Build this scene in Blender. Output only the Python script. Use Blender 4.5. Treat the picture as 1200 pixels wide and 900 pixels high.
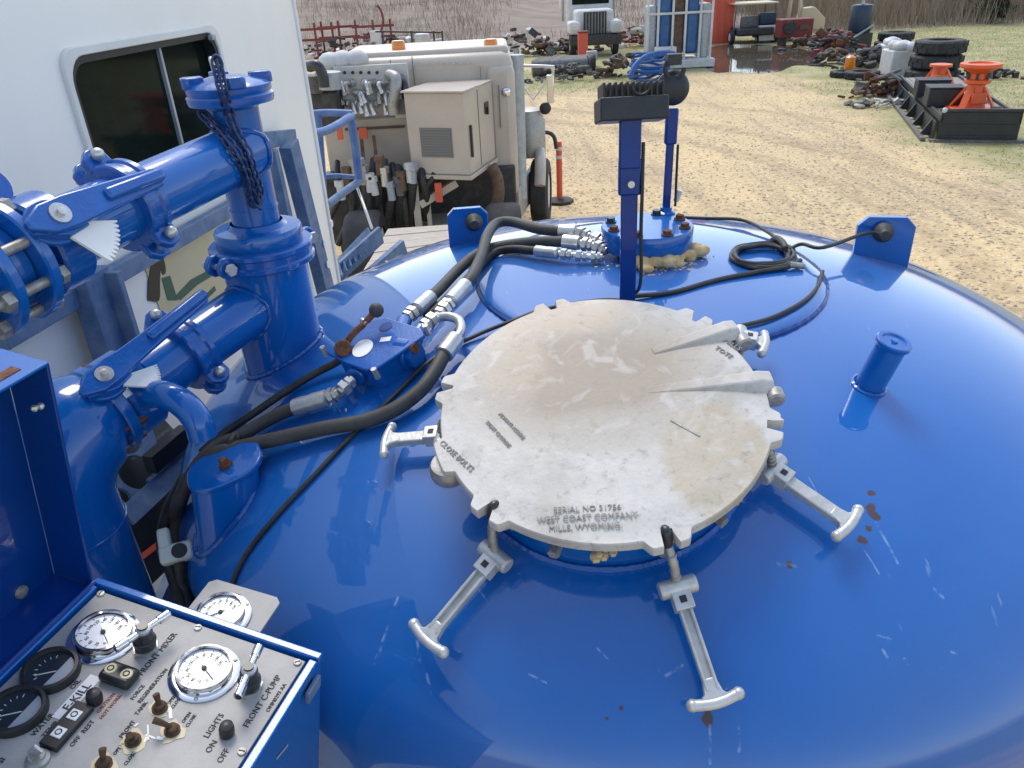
import bpy, bmesh, math, random
from mathutils import Matrix, Vector, noise
R_ = math.radians
rnd = random.Random(7)
for o in list(bpy.data.objects): bpy.data.objects.remove(o)
scene = bpy.context.scene
col = scene.collection

# ---------------------------------------------------------------- camera
F_PX, PITCH, ROLL, CAM = 901.0, R_(28.5), R_(-3.0), Vector((0, 0, 3.9))
cam_d = bpy.data.cameras.new('camera'); cam = bpy.data.objects.new('camera', cam_d); col.objects.link(cam)
cam_d.sensor_width = 36; cam_d.lens = 36 * F_PX / 1200; cam_d.clip_start = .02; cam_d.clip_end = 2000
CM = Matrix.Rotation(math.pi/2 - PITCH, 3, 'X') @ Matrix.Rotation(ROLL, 3, 'Z')
cam.matrix_world = Matrix.Translation(CAM) @ CM.to_4x4()
scene.camera = cam

# ---------------------------------------------------------------- sky, sun, exposure (bright thin overcast)
SUN_EL, SUN_AZ = R_(57), R_(-11)      # azimuth from +Y (ahead) towards +X (right)
world = bpy.data.worlds.new('World'); scene.world = world; world.use_nodes = True
nt = world.node_tree; nt.nodes.clear()
out = nt.nodes.new('ShaderNodeOutputWorld'); bg = nt.nodes.new('ShaderNodeBackground')
sky = nt.nodes.new('ShaderNodeTexSky'); sky.sky_type = 'NISHITA'; sky.sun_disc = False
sky.sun_elevation = SUN_EL; sky.sun_rotation = SUN_AZ; sky.air_density = 1.0; sky.dust_density = 1.0; sky.ozone_density = 1.0
hsv = nt.nodes.new('ShaderNodeHueSaturation'); hsv.inputs['Saturation'].default_value = .76
nt.links.new(sky.outputs[0], hsv.inputs['Color']); nt.links.new(hsv.outputs[0], bg.inputs[0])
bg.inputs[1].default_value = .15; nt.links.new(bg.outputs[0], out.inputs[0])
sd = bpy.data.lights.new('sun', 'SUN'); sd.energy = 1.05; sd.angle = R_(24); sd.color = (1, .93, .83)
sun = bpy.data.objects.new('sun', sd); col.objects.link(sun)
sdir = Vector((math.sin(SUN_AZ)*math.cos(SUN_EL), math.cos(SUN_AZ)*math.cos(SUN_EL), math.sin(SUN_EL)))
sun.rotation_euler = sdir.to_track_quat('Z', 'Y').to_euler(); sun.location = (0, 0, 30)
vs = scene.view_settings; vs.view_transform = 'Standard'; vs.look = 'None'; vs.gamma = 1; vs.use_curve_mapping = False
vs.exposure = .96

# ---------------------------------------------------------------- survey helpers: real points from sight lines
def ray(px, py): return CM @ Vector(((px-600)/F_PX, (450-py)/F_PX, -1))
def atz(px, py, z): d = ray(px, py); return CAM + d*((z-CAM.z)/d.z)
def aty(px, py, y): d = ray(px, py); return CAM + d*(y/d.y)
def atd(px, py, dep): return CAM + ray(px, py)*dep
def atp(px, py, P, N): d = ray(px, py); return CAM + d*((P-CAM).dot(N)/d.dot(N))
# the tank head: an ellipsoidal dish
AX, AY, AZ, EA, EB = .30, 1.66, 3.30, 1.08, .40
def dz(x, y):
    q = 1-((x-AX)**2+(y-AY)**2)/EA**2
    return AZ-EB+EB*math.sqrt(max(q, 0))
def dn(x, y):
    return Vector(((x-AX)/EA**2, (y-AY)/EA**2, max(dz(x, y)-AZ+EB, .02)/EB**2)).normalized()
def dish(px, py, h=0):
    d = ray(px, py); S = Vector((1/(EA+h), 1/(EA+h), 1/(EB+h))); c = Vector((AX, AY, AZ-EB))
    D = Vector([d[i]*S[i] for i in range(3)]); O = Vector([(CAM-c)[i]*S[i] for i in range(3)])
    a, b, k = D.dot(D), 2*O.dot(D), O.dot(O)-1
    q = b*b-4*a*k
    t = (-b-math.sqrt(max(q, 0)))/(2*a)
    return CAM+d*t
def dh(p, h): return Vector((p[0], p[1], dz(p[0], p[1]))) + dn(p[0], p[1])*h
def fr(o, z, x=None):
    z = Vector(z).normalized(); x = Vector(x) if x is not None else (Vector((1, 0, 0)) if abs(z.x) < .9 else Vector((0, 1, 0)))
    x = (x - z*x.dot(z)).normalized(); y = z.cross(x)
    m = Matrix((x, y, z)).transposed().to_4x4(); m.translation = Vector(o); return m

# ---------------------------------------------------------------- mesh builder
def catmull(pts, k=6):
    P = [Vector(p) for p in pts]
    if len(P) < 3: return P
    P = [P[0]*2-P[1]] + P + [P[-1]*2-P[-2]]; o = []
    for i in range(1, len(P)-2):
        a, b, c, d = P[i-1:i+3]
        for j in range(k):
            t = j/k
            o.append(.5*((2*b)+(c-a)*t+(2*a-5*b+4*c-d)*t*t+(3*b-a-3*c+d)*t**3))
    o.append(P[-2]); return o
class MB:
    def __init__(s, M=None): s.v = []; s.f = []; s.M = M or Matrix()
    def add(s, vs, fs):
        b = len(s.v); s.v += [s.M @ Vector(v) for v in vs]; s.f += [[i+b for i in f] for f in fs]; return s
    def box(s, c, d, rot=None):
        x, y, z = d[0]/2, d[1]/2, d[2]/2; c = Vector(c)
        V = [Vector((i*x, j*y, k*z)) for k in (-1, 1) for j in (-1, 1) for i in (-1, 1)]
        if rot is not None: V = [rot @ v for v in V]
        return s.add([c+v for v in V], [(0, 2, 3, 1), (4, 5, 7, 6), (0, 1, 5, 4), (2, 6, 7, 3), (0, 4, 6, 2), (1, 3, 7, 5)])
    def bar(s, a, b, w, h, up=(0, 0, 1)):
        a, b = Vector(a), Vector(b); m = fr((a+b)/2, b-a, up); r = m.to_3x3()
        return s.box((a+b)/2, (w, h, (b-a).length), r)
    def lathe(s, o, ax, prof, n=28, capa=True, capb=True, x=None):
        m = fr(o, ax, x); V = []; Fc = []
        for (r, h) in prof:
            for i in range(n):
                t = 2*math.pi*i/n; V.append(m @ Vector((r*math.cos(t), r*math.sin(t), h)))
        for k in range(len(prof)-1):
            for i in range(n):
                j = (i+1) % n; Fc.append((k*n+i, k*n+j, (k+1)*n+j, (k+1)*n+i))
        if capa and prof[0][0] > 1e-5: Fc.append(tuple(range(n))[::-1])
        if capb and prof[-1][0] > 1e-5: Fc.append(tuple(range((len(prof)-1)*n, len(prof)*n)))
        return s.add(V, Fc)
    def cyl(s, a, b, r0, r1=None, n=20, c=0):
        a, b = Vector(a), Vector(b); L = (b-a).length; r1 = r0 if r1 is None else r1
        p = [(r0, 0), (r1, L)] if not c else [(r0-c, 0), (r0, c), (r1, L-c), (r1-c, L)]
        return s.lathe(a, b-a, p, n)
    def ringp(s, a, b, r, ri, n=28):
        a, b = Vector(a), Vector(b); L = (b-a).length
        s.lathe(a, b-a, [(ri, 0), (r, 0), (r, L), (ri, L), (ri, 0)], n, False, False); return s
    def hexa(s, a, b, r): return s.cyl(a, b, r, n=6)
    def tube(s, pts, r, n=10, k=6, rr=None):
        P = catmull(pts, k); m = len(P); V = []; Fc = []
        up = Vector((0, 0, 1)); t0 = (P[1]-P[0]).normalized()
        if abs(t0.z) > .9: up = Vector((1, 0, 0))
        u = (up - t0*up.dot(t0)).normalized()
        for i, p in enumerate(P):
            t = (P[min(i+1, m-1)]-P[max(i-1, 0)]).normalized()
            u = (u - t*u.dot(t)).normalized(); w = t.cross(u); q = rr(i/(m-1)) if rr else r
            for j in range(n):
                a = 2*math.pi*j/n; V.append(p+(u*math.cos(a)+w*math.sin(a))*q)
        for i in range(m-1):
            for j in range(n):
                l = (j+1) % n; Fc.append((i*n+j, i*n+l, (i+1)*n+l, (i+1)*n+j))
        Fc += [tuple(range(n))[::-1], tuple(range((m-1)*n, m*n))]
        return s.add(V, Fc)
    def prism(s, poly, h0, h1):
        n = len(poly); V = [(p[0], p[1], h0) for p in poly]+[(p[0], p[1], h1) for p in poly]
        return s.add(V, [tuple(range(n))[::-1], tuple(range(n, 2*n))]+[(i, (i+1) % n, n+(i+1) % n, n+i) for i in range(n)])
    def ball(s, c, r, n=14, sc=(1, 1, 1)):
        c = Vector(c); V = []; Fc = []; m = n//2
        for i in range(m+1):
            a = math.pi*i/m
            for j in range(n):
                b = 2*math.pi*j/n; V.append(c+Vector((r*sc[0]*math.sin(a)*math.cos(b), r*sc[1]*math.sin(a)*math.sin(b), r*sc[2]*math.cos(a))))
        for i in range(m):
            for j in range(n):
                l = (j+1) % n; Fc.append((i*n+j, (i+1)*n+j, (i+1)*n+l, i*n+l))
        return s.add(V, Fc)
    def torus(s, c, ax, Rr, r, n=28, m=8, arc=1.0):
        P = fr(c, ax); pts = [P @ Vector((Rr*math.cos(2*math.pi*i/n*arc), Rr*math.sin(2*math.pi*i/n*arc), 0)) for i in range(n+(arc < 1))]
        V = []; Fc = []; z = P.to_3x3() @ Vector((0, 0, 1)); k = len(pts)
        for p in pts:
            u = (p-P.translation).normalized()
            for j in range(m):
                a = 2*math.pi*j/m; V.append(p+u*r*math.cos(a)+z*r*math.sin(a))
        for i in range(k if arc >= 1 else k-1):
            for j in range(m):
                l = (j+1) % m; q = (i+1) % k; Fc.append((i*m+j, q*m+j, q*m+l, i*m+l))
        return s.add(V, Fc)
    def build(s, name, mat, parent=None, bevel=0, ang=38, seg=2, weld=True):
        me = bpy.data.meshes.new(name)
        if parent is not None: org = ORG[parent]
        else:
            xs = [v.x for v in s.v]; ys = [v.y for v in s.v]; zs = [v.z for v in s.v]
            org = Vector(((min(xs)+max(xs))/2, (min(ys)+max(ys))/2, min(zs)))
        me.from_pydata([v-org for v in s.v], [], s.f)
        bm = bmesh.new(); bm.from_mesh(me)
        if weld: bmesh.ops.remove_doubles(bm, verts=bm.verts, dist=1e-5)
        bmesh.ops.recalc_face_normals(bm, faces=bm.faces)
        bm.to_mesh(me); bm.free()
        if ang:
            me.polygons.foreach_set('use_smooth', [True]*len(me.polygons)); me.set_sharp_from_angle(angle=R_(ang))
        o = bpy.data.objects.new(name, me); col.objects.link(o); ORG[o] = org
        if mat: me.materials.append(M[mat])
        if parent is not None: o.parent = parent
        else: o.location = org
        if bevel:
            b = o.modifiers.new('bevel', 'BEVEL'); b.width = bevel; b.segments = seg; b.limit_method = 'ANGLE'; b.angle_limit = R_(40)
        return o
ORG = {}
def tag(o, label, cat, group=None, kind=None):
    o['label'] = label; o['category'] = cat
    if group: o['group'] = group
    if kind: o['kind'] = kind
    return o
def thing(name, loc, label, cat, group=None):
    o = bpy.data.objects.new(name, None); col.objects.link(o); o.empty_display_size = .05
    o.location = loc; ORG[o] = Vector(loc); return tag(o, label, cat, group)
def struct(o): o['kind'] = 'structure'; return o
def stuff(o): o['kind'] = 'stuff'; return o
def text(s, size, m4, mat, parent, name='lettering', depth=.0004, align='CENTER'):
    cu = bpy.data.curves.new('t', 'FONT'); cu.body = s; cu.size = size; cu.extrude = depth; cu.align_x = align; cu.align_y = 'CENTER'; cu.resolution_u = 2
    ob = bpy.data.objects.new('t', cu)
    me = ob.to_mesh().copy(); ob.to_mesh_clear(); bpy.data.objects.remove(ob); bpy.data.curves.remove(cu)
    b = MB(m4); b.add([v.co for v in me.vertices], [list(p.vertices) for p in me.polygons]); bpy.data.meshes.remove(me)
    return b.build(name, mat, parent, ang=0)

# ---------------------------------------------------------------- materials
M = {}
def mat(name, base, rough=.5, metal=0, second=None, nscale=8, namt=.5, bump=0, bscale=60, coat=0, rvar=0, thr=(.4, .65), detail=6, coords='Object', trans=0, crough=.05, stretch=None):
    m = bpy.data.materials.new(name); m.use_nodes = True; N = m.node_tree.nodes; L = m.node_tree.links
    b = N['Principled BSDF']; b.inputs['Base Color'].default_value = (*base, 1); b.inputs['Roughness'].default_value = rough; b.inputs['Metallic'].default_value = metal
    b.inputs['Coat Weight'].default_value = coat; b.inputs['Coat Roughness'].default_value = crough
    tc = N.new('ShaderNodeTexCoord'); vec = tc.outputs[coords]
    if stretch:
        mp = N.new('ShaderNodeMapping'); mp.inputs['Scale'].default_value = stretch; L.new(vec, mp.inputs[0]); vec = mp.outputs[0]
    if second or rvar:
        n = N.new('ShaderNodeTexNoise'); n.inputs['Scale'].default_value = nscale; n.inputs['Detail'].default_value = detail; n.inputs['Roughness'].default_value = .62; L.new(vec, n.inputs['Vector'])
        r = N.new('ShaderNodeMapRange'); r.inputs[1].default_value = thr[0]; r.inputs[2].default_value = thr[1]; r.inputs[4].default_value = namt; L.new(n.outputs[0], r.inputs[0])
        if second:
            x = N.new('ShaderNodeMix'); x.data_type = 'RGBA'; x.inputs[6].default_value = (*base, 1); x.inputs[7].default_value = (*second, 1); L.new(r.outputs[0], x.inputs[0]); L.new(x.outputs[2], b.inputs['Base Color'])
        if rvar:
            q = N.new('ShaderNodeMath'); q.operation = 'MULTIPLY_ADD'; q.inputs[1].default_value = rvar; q.inputs[2].default_value = rough; L.new(r.outputs[0], q.inputs[0]); L.new(q.outputs[0], b.inputs['Roughness'])
    if bump:
        n2 = N.new('ShaderNodeTexNoise'); n2.inputs['Scale'].default_value = bscale; n2.inputs['Detail'].default_value = 4; L.new(vec, n2.inputs['Vector'])
        bp = N.new('ShaderNodeBump'); bp.inputs['Strength'].default_value = bump; bp.inputs['Distance'].default_value = .01; L.new(n2.outputs[0], bp.inputs['Height']); L.new(bp.outputs[0], b.inputs['Normal'])
    M[name] = m; return m, N, L, b, vec
BLUE = (.0003, .104, .40)
mat('blue', BLUE, .32, second=(.0004, .112, .43), nscale=9, namt=.6, coat=.7, bump=.03, bscale=45, rvar=.12, crough=.06)
mat('blue_cast', (.0004, .082, .36), .38, second=(.001, .115, .44), nscale=30, namt=.6, coat=.45, bump=.12, bscale=160, crough=.12)
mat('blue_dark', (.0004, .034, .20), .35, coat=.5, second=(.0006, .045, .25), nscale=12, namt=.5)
mat('blue_worn', (.055, .12, .25), .6, second=(.20, .27, .36), nscale=14, namt=.8, bump=.1, thr=(.35, .75))
mat('blue_rail', (.035, .10, .30), .5, second=(.12, .2, .38), nscale=9, namt=.7)
mat('steel_grey', (.42, .45, .47), .55, second=(.25, .28, .30), nscale=10, namt=.6, metal=.3)
mat('zinc', (.62, .62, .60), .36, metal=.75, second=(.46, .46, .44), nscale=50, namt=.7, bump=.05, bscale=200)
mat('zinc_dull', (.42, .41, .38), .5, metal=.6, second=(.26, .24, .21), nscale=60, namt=.8, bump=.1, bscale=150)
mat('cast_silver', (.60, .60, .58), .42, metal=.45, second=(.40, .40, .37), nscale=30, namt=.7, bump=.10, bscale=120)
mat('chrome', (.78, .78, .78), .12, metal=1)
mat('rust', (.10, .036, .018), .85, second=(.20, .085, .04), nscale=90, namt=.9, bump=.3, bscale=220)
mat('rubber', (.018, .018, .017), .55, second=(.06, .058, .052), nscale=25, namt=.5, bump=.05, bscale=300)
mat('rubber_grey', (.045, .044, .04), .6, second=(.09, .085, .075), nscale=18, namt=.6)
mat('black_plastic', (.014, .015, .017), .42, second=(.03, .03, .032), nscale=40, namt=.5)
mat('black_metal', (.02, .022, .025), .4, coat=.2)
mat('white_paint', (.88, .86, .81), .4, second=(.76, .74, .69), nscale=2.2, namt=.35, coat=.15, stretch=(1, 1, .35))
mat('white_trim', (.72, .72, .70), .45, second=(.55, .54, .5), nscale=5, namt=.4)
mat('glass_dark', (.004, .006, .006), .05, second=(.012, .022, .018), nscale=3, namt=.7)
mat('rubber_seal', (.012, .012, .012), .6)
mat('cream', (.60, .52, .32), .5, second=(.52, .45, .28), nscale=6, namt=.5)
mat('logo_green', (.01, .10, .07), .5)
mat('logo_black', (.008, .008, .01), .5)
mat('tan', (.50, .435, .36), .42, second=(.42, .36, .29), nscale=2.5, namt=.5, coat=.15)
mat('tan_grille', (.20, .19, .175), .6)
mat('manifold', (.55, .54, .50), .5, second=(.42, .40, .36), nscale=6, namt=.5)
mat('beacon', (.75, .22, .01), .2, coat=.4)
mat('orange', (.75, .12, .025), .45, second=(.55, .09, .03), nscale=4, namt=.5)
mat('red', (.20, .03, .028), .6, second=(.10, .03, .028), nscale=6, namt=.5)
mat('orange_red', (.62, .10, .05), .5)
mat('dark_engine', (.025, .025, .027), .6, second=(.08, .07, .06), nscale=9, namt=.7, bump=.2)
mat('scrap_brown', (.10, .065, .045), .8, second=(.20, .12, .07), nscale=7, namt=.8)
mat('scrap_grey', (.16, .155, .15), .7, second=(.07, .065, .06), nscale=7, namt=.8)
mat('scrap_white', (.62, .61, .59), .6, second=(.42, .41, .39), nscale=3, namt=.6)
mat('tyre', (.022, .022, .024), .75, second=(.05, .048, .045), nscale=6, namt=.6)
mat('tray_black', (.014, .018, .022), .45, second=(.04, .04, .04), nscale=3, namt=.5)
mat('wood_grey', (.32, .29, .25), .8, second=(.20, .18, .15), nscale=6, namt=.7, stretch=(8, 1, 1))
mat('foam', (.60, .40, .17), .8, second=(.68, .55, .32), nscale=25, namt=.8, bump=.6, bscale=70)
mat('tan_light', (.55, .43, .28), .5)
mat('barrel_blue', (.012, .03, .06), .4)
mat('far_blue', (.02, .09, .25), .5, second=(.05, .16, .32), nscale=3, namt=.6)
mat('cloth_blue', (.01, .07, .26), .6, second=(.02, .12, .36), nscale=8, namt=.6)
mat('gauge_face', (.80, .81, .82), .35, coat=.4)
mat('gauge_dark', (.018, .024, .03), .25, coat=.6)
mat('ink', (.02, .02, .022), .6)
mat('ink_red', (.35, .05, .03), .6)
mat('label_white', (.82, .82, .80), .5)
mat('cream_plastic', (.62, .66, .58), .5)
mat('bark', (.10, .08, .06), .9)
mat('chain_steel', (.05, .075, .14), .45, metal=.5, second=(.02, .05, .20), nscale=60, namt=.8)
mat('rust_dark', (.05, .028, .016), .8, second=(.12, .06, .03), nscale=120, namt=.9)
mat('water', (.09, .075, .055), .04)
mat('letter', (.32, .30, .27), .6)
mat('gravel', (.66, .55, .38), .9, second=(.42, .34, .23), nscale=3, namt=.9)
mat('wood_pale', (.52, .46, .38), .8, second=(.34, .29, .23), nscale=5, namt=.7, stretch=(1, 6, 1))
mat('cedar', (.012, .028, .014), .8, second=(.03, .05, .02), nscale=1.5, namt=.8)
mat('brush', (.33, .26, .19), .9, second=(.22, .18, .125), nscale=.35, namt=.9)
mat('grass', (.26, .27, .10), .8, second=(.42, .37, .19), nscale=.8, namt=.9)

M['glass_dark'].node_tree.nodes['Principled BSDF'].inputs['Specular IOR Level'].default_value = .1
for k_ in ('blue', 'blue_cast'): M[k_].node_tree.nodes['Principled BSDF'].inputs['Coat IOR'].default_value = 1.55; M[k_].node_tree.nodes['Principled BSDF'].inputs['Coat Weight'].default_value = .9
for k_ in ('blue', 'blue_cast', 'blue_dark'): M[k_].node_tree.nodes['Principled BSDF'].inputs['Specular IOR Level'].default_value = .2
# tank paint: chips of rust and scratches at fixed spots
def tank_paint():
    m, N, L, b, vec = mat('tank_paint', BLUE, .36, second=(.0004, .118, .44), nscale=3.5, namt=.6, coat=1, bump=.05, bscale=4.5, rvar=.1, crough=.02)
    prev = b.inputs['Base Color'].links[0].from_socket
    rv = b.inputs['Roughness'].links[0].from_socket
    def mixin(fac, c):
        nonlocal prev
        x = N.new('ShaderNodeMix'); x.data_type = 'RGBA'; L.new(fac, x.inputs[0]); L.new(prev, x.inputs[6]); x.inputs[7].default_value = (*c, 1); prev = x.outputs[2]
    geo = N.new('ShaderNodeNewGeometry'); pos = geo.outputs['Position']
    nz = N.new('ShaderNodeTexNoise'); nz.inputs['Scale'].default_value = 90; L.new(pos, nz.inputs['Vector'])
    total = None
    for p, r in RUST:
        d = N.new('ShaderNodeVectorMath'); d.operation = 'DISTANCE'; L.new(pos, d.inputs[0]); d.inputs[1].default_value = p
        a = N.new('ShaderNodeMath'); a.operation = 'MULTIPLY_ADD'; L.new(nz.outputs[0], a.inputs[0]); a.inputs[1].default_value = -r*1.6; L.new(d.outputs['Value'], a.inputs[2])
        s_ = N.new('ShaderNodeMapRange'); L.new(a.outputs[0], s_.inputs[0]); s_.inputs[1].default_value = r*.25; s_.inputs[2].default_value = -r*.05; s_.inputs[3].default_value = 0; s_.inputs[4].default_value = 1
        if total is None: total = s_.outputs[0]
        else:
            q = N.new('ShaderNodeMath'); q.operation = 'MAXIMUM'; L.new(total, q.inputs[0]); L.new(s_.outputs[0], q.inputs[1]); total = q.outputs[0]
    mixin(total, (.055, .022, .018))
    # fine pale scuffs
    mp = N.new('ShaderNodeMapping'); mp.inputs['Scale'].default_value = (60, 9, 30); mp.inputs['Rotation'].default_value = (0, 0, .9); L.new(pos, mp.inputs[0])
    n3 = N.new('ShaderNodeTexNoise'); n3.inputs['Scale'].default_value = 1; n3.inputs['Detail'].default_value = 3; L.new(mp.outputs[0], n3.inputs['Vector'])
    n4 = N.new('ShaderNodeTexNoise'); n4.inputs['Scale'].default_value = 5; L.new(pos, n4.inputs['Vector'])
    r3 = N.new('ShaderNodeMapRange'); r3.inputs[1].default_value = .69; r3.inputs[2].default_value = .75; L.new(n3.outputs[0], r3.inputs[0])
    r4 = N.new('ShaderNodeMapRange'); r4.inputs[1].default_value = .52; r4.inputs[2].default_value = .62; r4.inputs[4].default_value = .5; L.new(n4.outputs[0], r4.inputs[0])
    q = N.new('ShaderNodeMath'); q.operation = 'MULTIPLY'; L.new(r3.outputs[0], q.inputs[0]); L.new(r4.outputs[0], q.inputs[1])
    mixin(q.outputs[0], (.20, .33, .55))
    # long rubbed scratches at fixed places, with bright paint edges
    tot = None
    for (a_, c_, w_) in SCR:
        a_, c_ = Vector(a_), Vector(c_); d_ = (c_-a_)
        s1 = N.new('ShaderNodeVectorMath'); s1.operation = 'SUBTRACT'; L.new(pos, s1.inputs[0]); s1.inputs[1].default_value = a_
        pr = N.new('ShaderNodeVectorMath'); pr.operation = 'DOT_PRODUCT'; L.new(s1.outputs[0], pr.inputs[0]); pr.inputs[1].default_value = d_/d_.length_squared
        cl = N.new('ShaderNodeClamp'); L.new(pr.outputs['Value'], cl.inputs[0])
        sc = N.new('ShaderNodeVectorMath'); sc.operation = 'SCALE'; sc.inputs[0].default_value = d_; L.new(cl.outputs[0], sc.inputs['Scale'])
        ds = N.new('ShaderNodeVectorMath'); ds.operation = 'DISTANCE'; L.new(s1.outputs[0], ds.inputs[0]); L.new(sc.outputs[0], ds.inputs[1])
        mr_ = N.new('ShaderNodeMapRange'); mr_.inputs[1].default_value = w_; mr_.inputs[2].default_value = 0; mr_.inputs[3].default_value = 0; mr_.inputs[4].default_value = .8; L.new(ds.outputs['Value'], mr_.inputs[0])
        if tot is None: tot = mr_.outputs[0]
        else:
            q2 = N.new('ShaderNodeMath'); q2.operation = 'MAXIMUM'; L.new(tot, q2.inputs[0]); L.new(mr_.outputs[0], q2.inputs[1]); tot = q2.outputs[0]
    q3 = N.new('ShaderNodeMath'); q3.operation = 'MULTIPLY'; L.new(tot, q3.inputs[0])
    nb = N.new('ShaderNodeMapRange'); nb.inputs[1].default_value = .4; nb.inputs[2].default_value = .62; L.new(nz.outputs[0], nb.inputs[0]); L.new(nb.outputs[0], q3.inputs[1])
    mixin(q3.outputs[0], (.26, .40, .62))
    # thin even dust film in drifts
    n5 = N.new('ShaderNodeTexNoise'); n5.inputs['Scale'].default_value = 2.3; n5.inputs['Detail'].default_value = 8; L.new(pos, n5.inputs['Vector'])
    r5 = N.new('ShaderNodeMapRange'); r5.inputs[1].default_value = .35; r5.inputs[2].default_value = .75; r5.inputs[4].default_value = .13; L.new(n5.outputs[0], r5.inputs[0])
    mixin(r5.outputs[0], (.20, .26, .36))
    L.new(prev, b.inputs['Base Color']); b.inputs['Specular IOR Level'].default_value = .15; b.inputs['Coat IOR'].default_value = 1.6
SCR = [(dish(*a), dish(*c), w) for a, c, w in (((466, 700), (443, 770), .0035), ((438, 778), (450, 745), .002), ((1026, 612), (1052, 660), .003), ((905, 660), (935, 663), .004), ((1010, 640), (1030, 672), .002), ((487, 735), (492, 775), .003), ((500, 790), (505, 812), .003), ((1028, 745), (1044, 748), .0025), ((1035, 762), (1040, 770), .003), ((1060, 772), (1064, 778), .003), ((1115, 764), (1122, 767), .003), ((865, 850), (866, 880), .003), ((832, 850), (832, 895), .0025), ((780, 792), (800, 780), .003), ((620, 790), (640, 800), .002), ((560, 690), (580, 715), .0018), ((1095, 690), (1105, 700), .003), ((700, 760), (712, 772), .002), ((948, 560), (962, 585), .0015), ((985, 500), (1015, 505), .0015))]
RUST = [(dish(px, py), r) for px, py, r in ((1021, 578, .006), (1021, 594, .009), (1024, 604, .010), (1018, 620, .007), (1011, 633, .008), (829, 843, .009), (728, 830, .003), (711, 842, .003), (925, 662, .006))]
tank_paint()

def lid_alu():
    m, N, L, b, vec = mat('lid_aluminium', (.57, .55, .51), .62, metal=.12, second=(.38, .355, .305), nscale=9, namt=.75, bump=.09, bscale=150, detail=10, thr=(.42, .66))
    prev = b.inputs['Base Color'].links[0].from_socket
    def mixin(fac, c):
        nonlocal prev
        x = N.new('ShaderNodeMix'); x.data_type = 'RGBA'; L.new(fac, x.inputs[0]); L.new(prev, x.inputs[6]); x.inputs[7].default_value = (*c, 1); prev = x.outputs[2]
    def blob(c, rad, edge, amt, colr, nsc=12, nam=.35):
        mp = N.new('ShaderNodeMapping'); mp.inputs['Location'].default_value = (-c[0]/rad[0], -c[1]/rad[1], 0); mp.inputs['Scale'].default_value = (1/rad[0], 1/rad[1], 0); L.new(vec, mp.inputs[0])
        ln = N.new('ShaderNodeVectorMath'); ln.operation = 'LENGTH'; L.new(mp.outputs[0], ln.inputs[0])
        nn = N.new('ShaderNodeTexNoise'); nn.inputs['Scale'].default_value = nsc; nn.inputs['Detail'].default_value = 6; L.new(vec, nn.inputs['Vector'])
        a = N.new('ShaderNodeMath'); a.operation = 'MULTIPLY_ADD'; L.new(nn.outputs[0], a.inputs[0]); a.inputs[1].default_value = nam*2; L.new(ln.outputs['Value'], a.inputs[2])
        r = N.new('ShaderNodeMapRange'); r.inputs[1].default_value = 1+nam+edge; r.inputs[2].default_value = 1+nam-edge; r.inputs[3].default_value = 0; r.inputs[4].default_value = amt; L.new(a.outputs[0], r.inputs[0]); mixin(r.outputs[0], colr)
    blob((-.01, .06), (.17, .12), .35, .9, (.33, .275, .21), 9, .5)
    blob((-.06, .20), (.13, .05), .3, .5, (.52, .42, .30), 14, .4)
    blob((-.13, .10), (.05, .08), .3, .4, (.55, .47, .36), 14, .5)
    blob((.145, -.125), (.080, .094), .12, .7, (.46, .385, .265), 22, .42)
    blob((.02, -.06), (.11, .04), .3, .45, (.43, .40, .34), 12, .5)
    n = N.new('ShaderNodeTexNoise'); n.inputs['Scale'].default_value = 55; n.inputs['Detail'].default_value = 10; n.inputs['Roughness'].default_value = .75; L.new(vec, n.inputs['Vector'])
    r = N.new('ShaderNodeMapRange'); r.inputs[1].default_value = .54; r.inputs[2].default_value = .68; r.inputs[4].default_value = .75; L.new(n.outputs[0], r.inputs[0]); mixin(r.outputs[0], (.30, .27, .23))
    n = N.new('ShaderNodeTexNoise'); n.inputs['Scale'].default_value = 16; n.inputs['Detail'].default_value = 8; n.inputs['Distortion'].default_value = 1.5; L.new(vec, n.inputs['Vector'])
    r = N.new('ShaderNodeMapRange'); r.inputs[1].default_value = .56; r.inputs[2].default_value = .68; r.inputs[4].default_value = .35; L.new(n.outputs[0], r.inputs[0]); mixin(r.outputs[0], (.64, .63, .61))
    L.new(prev, b.inputs['Base Color'])
lid_alu()

def plate_mat():
    m, N, L, b, vec = mat('panel_plate', (.41, .40, .38), .62, metal=.1, second=(.29, .28, .26), nscale=14, namt=.7, bump=.04, bscale=300, detail=9)
plate_mat()

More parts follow.
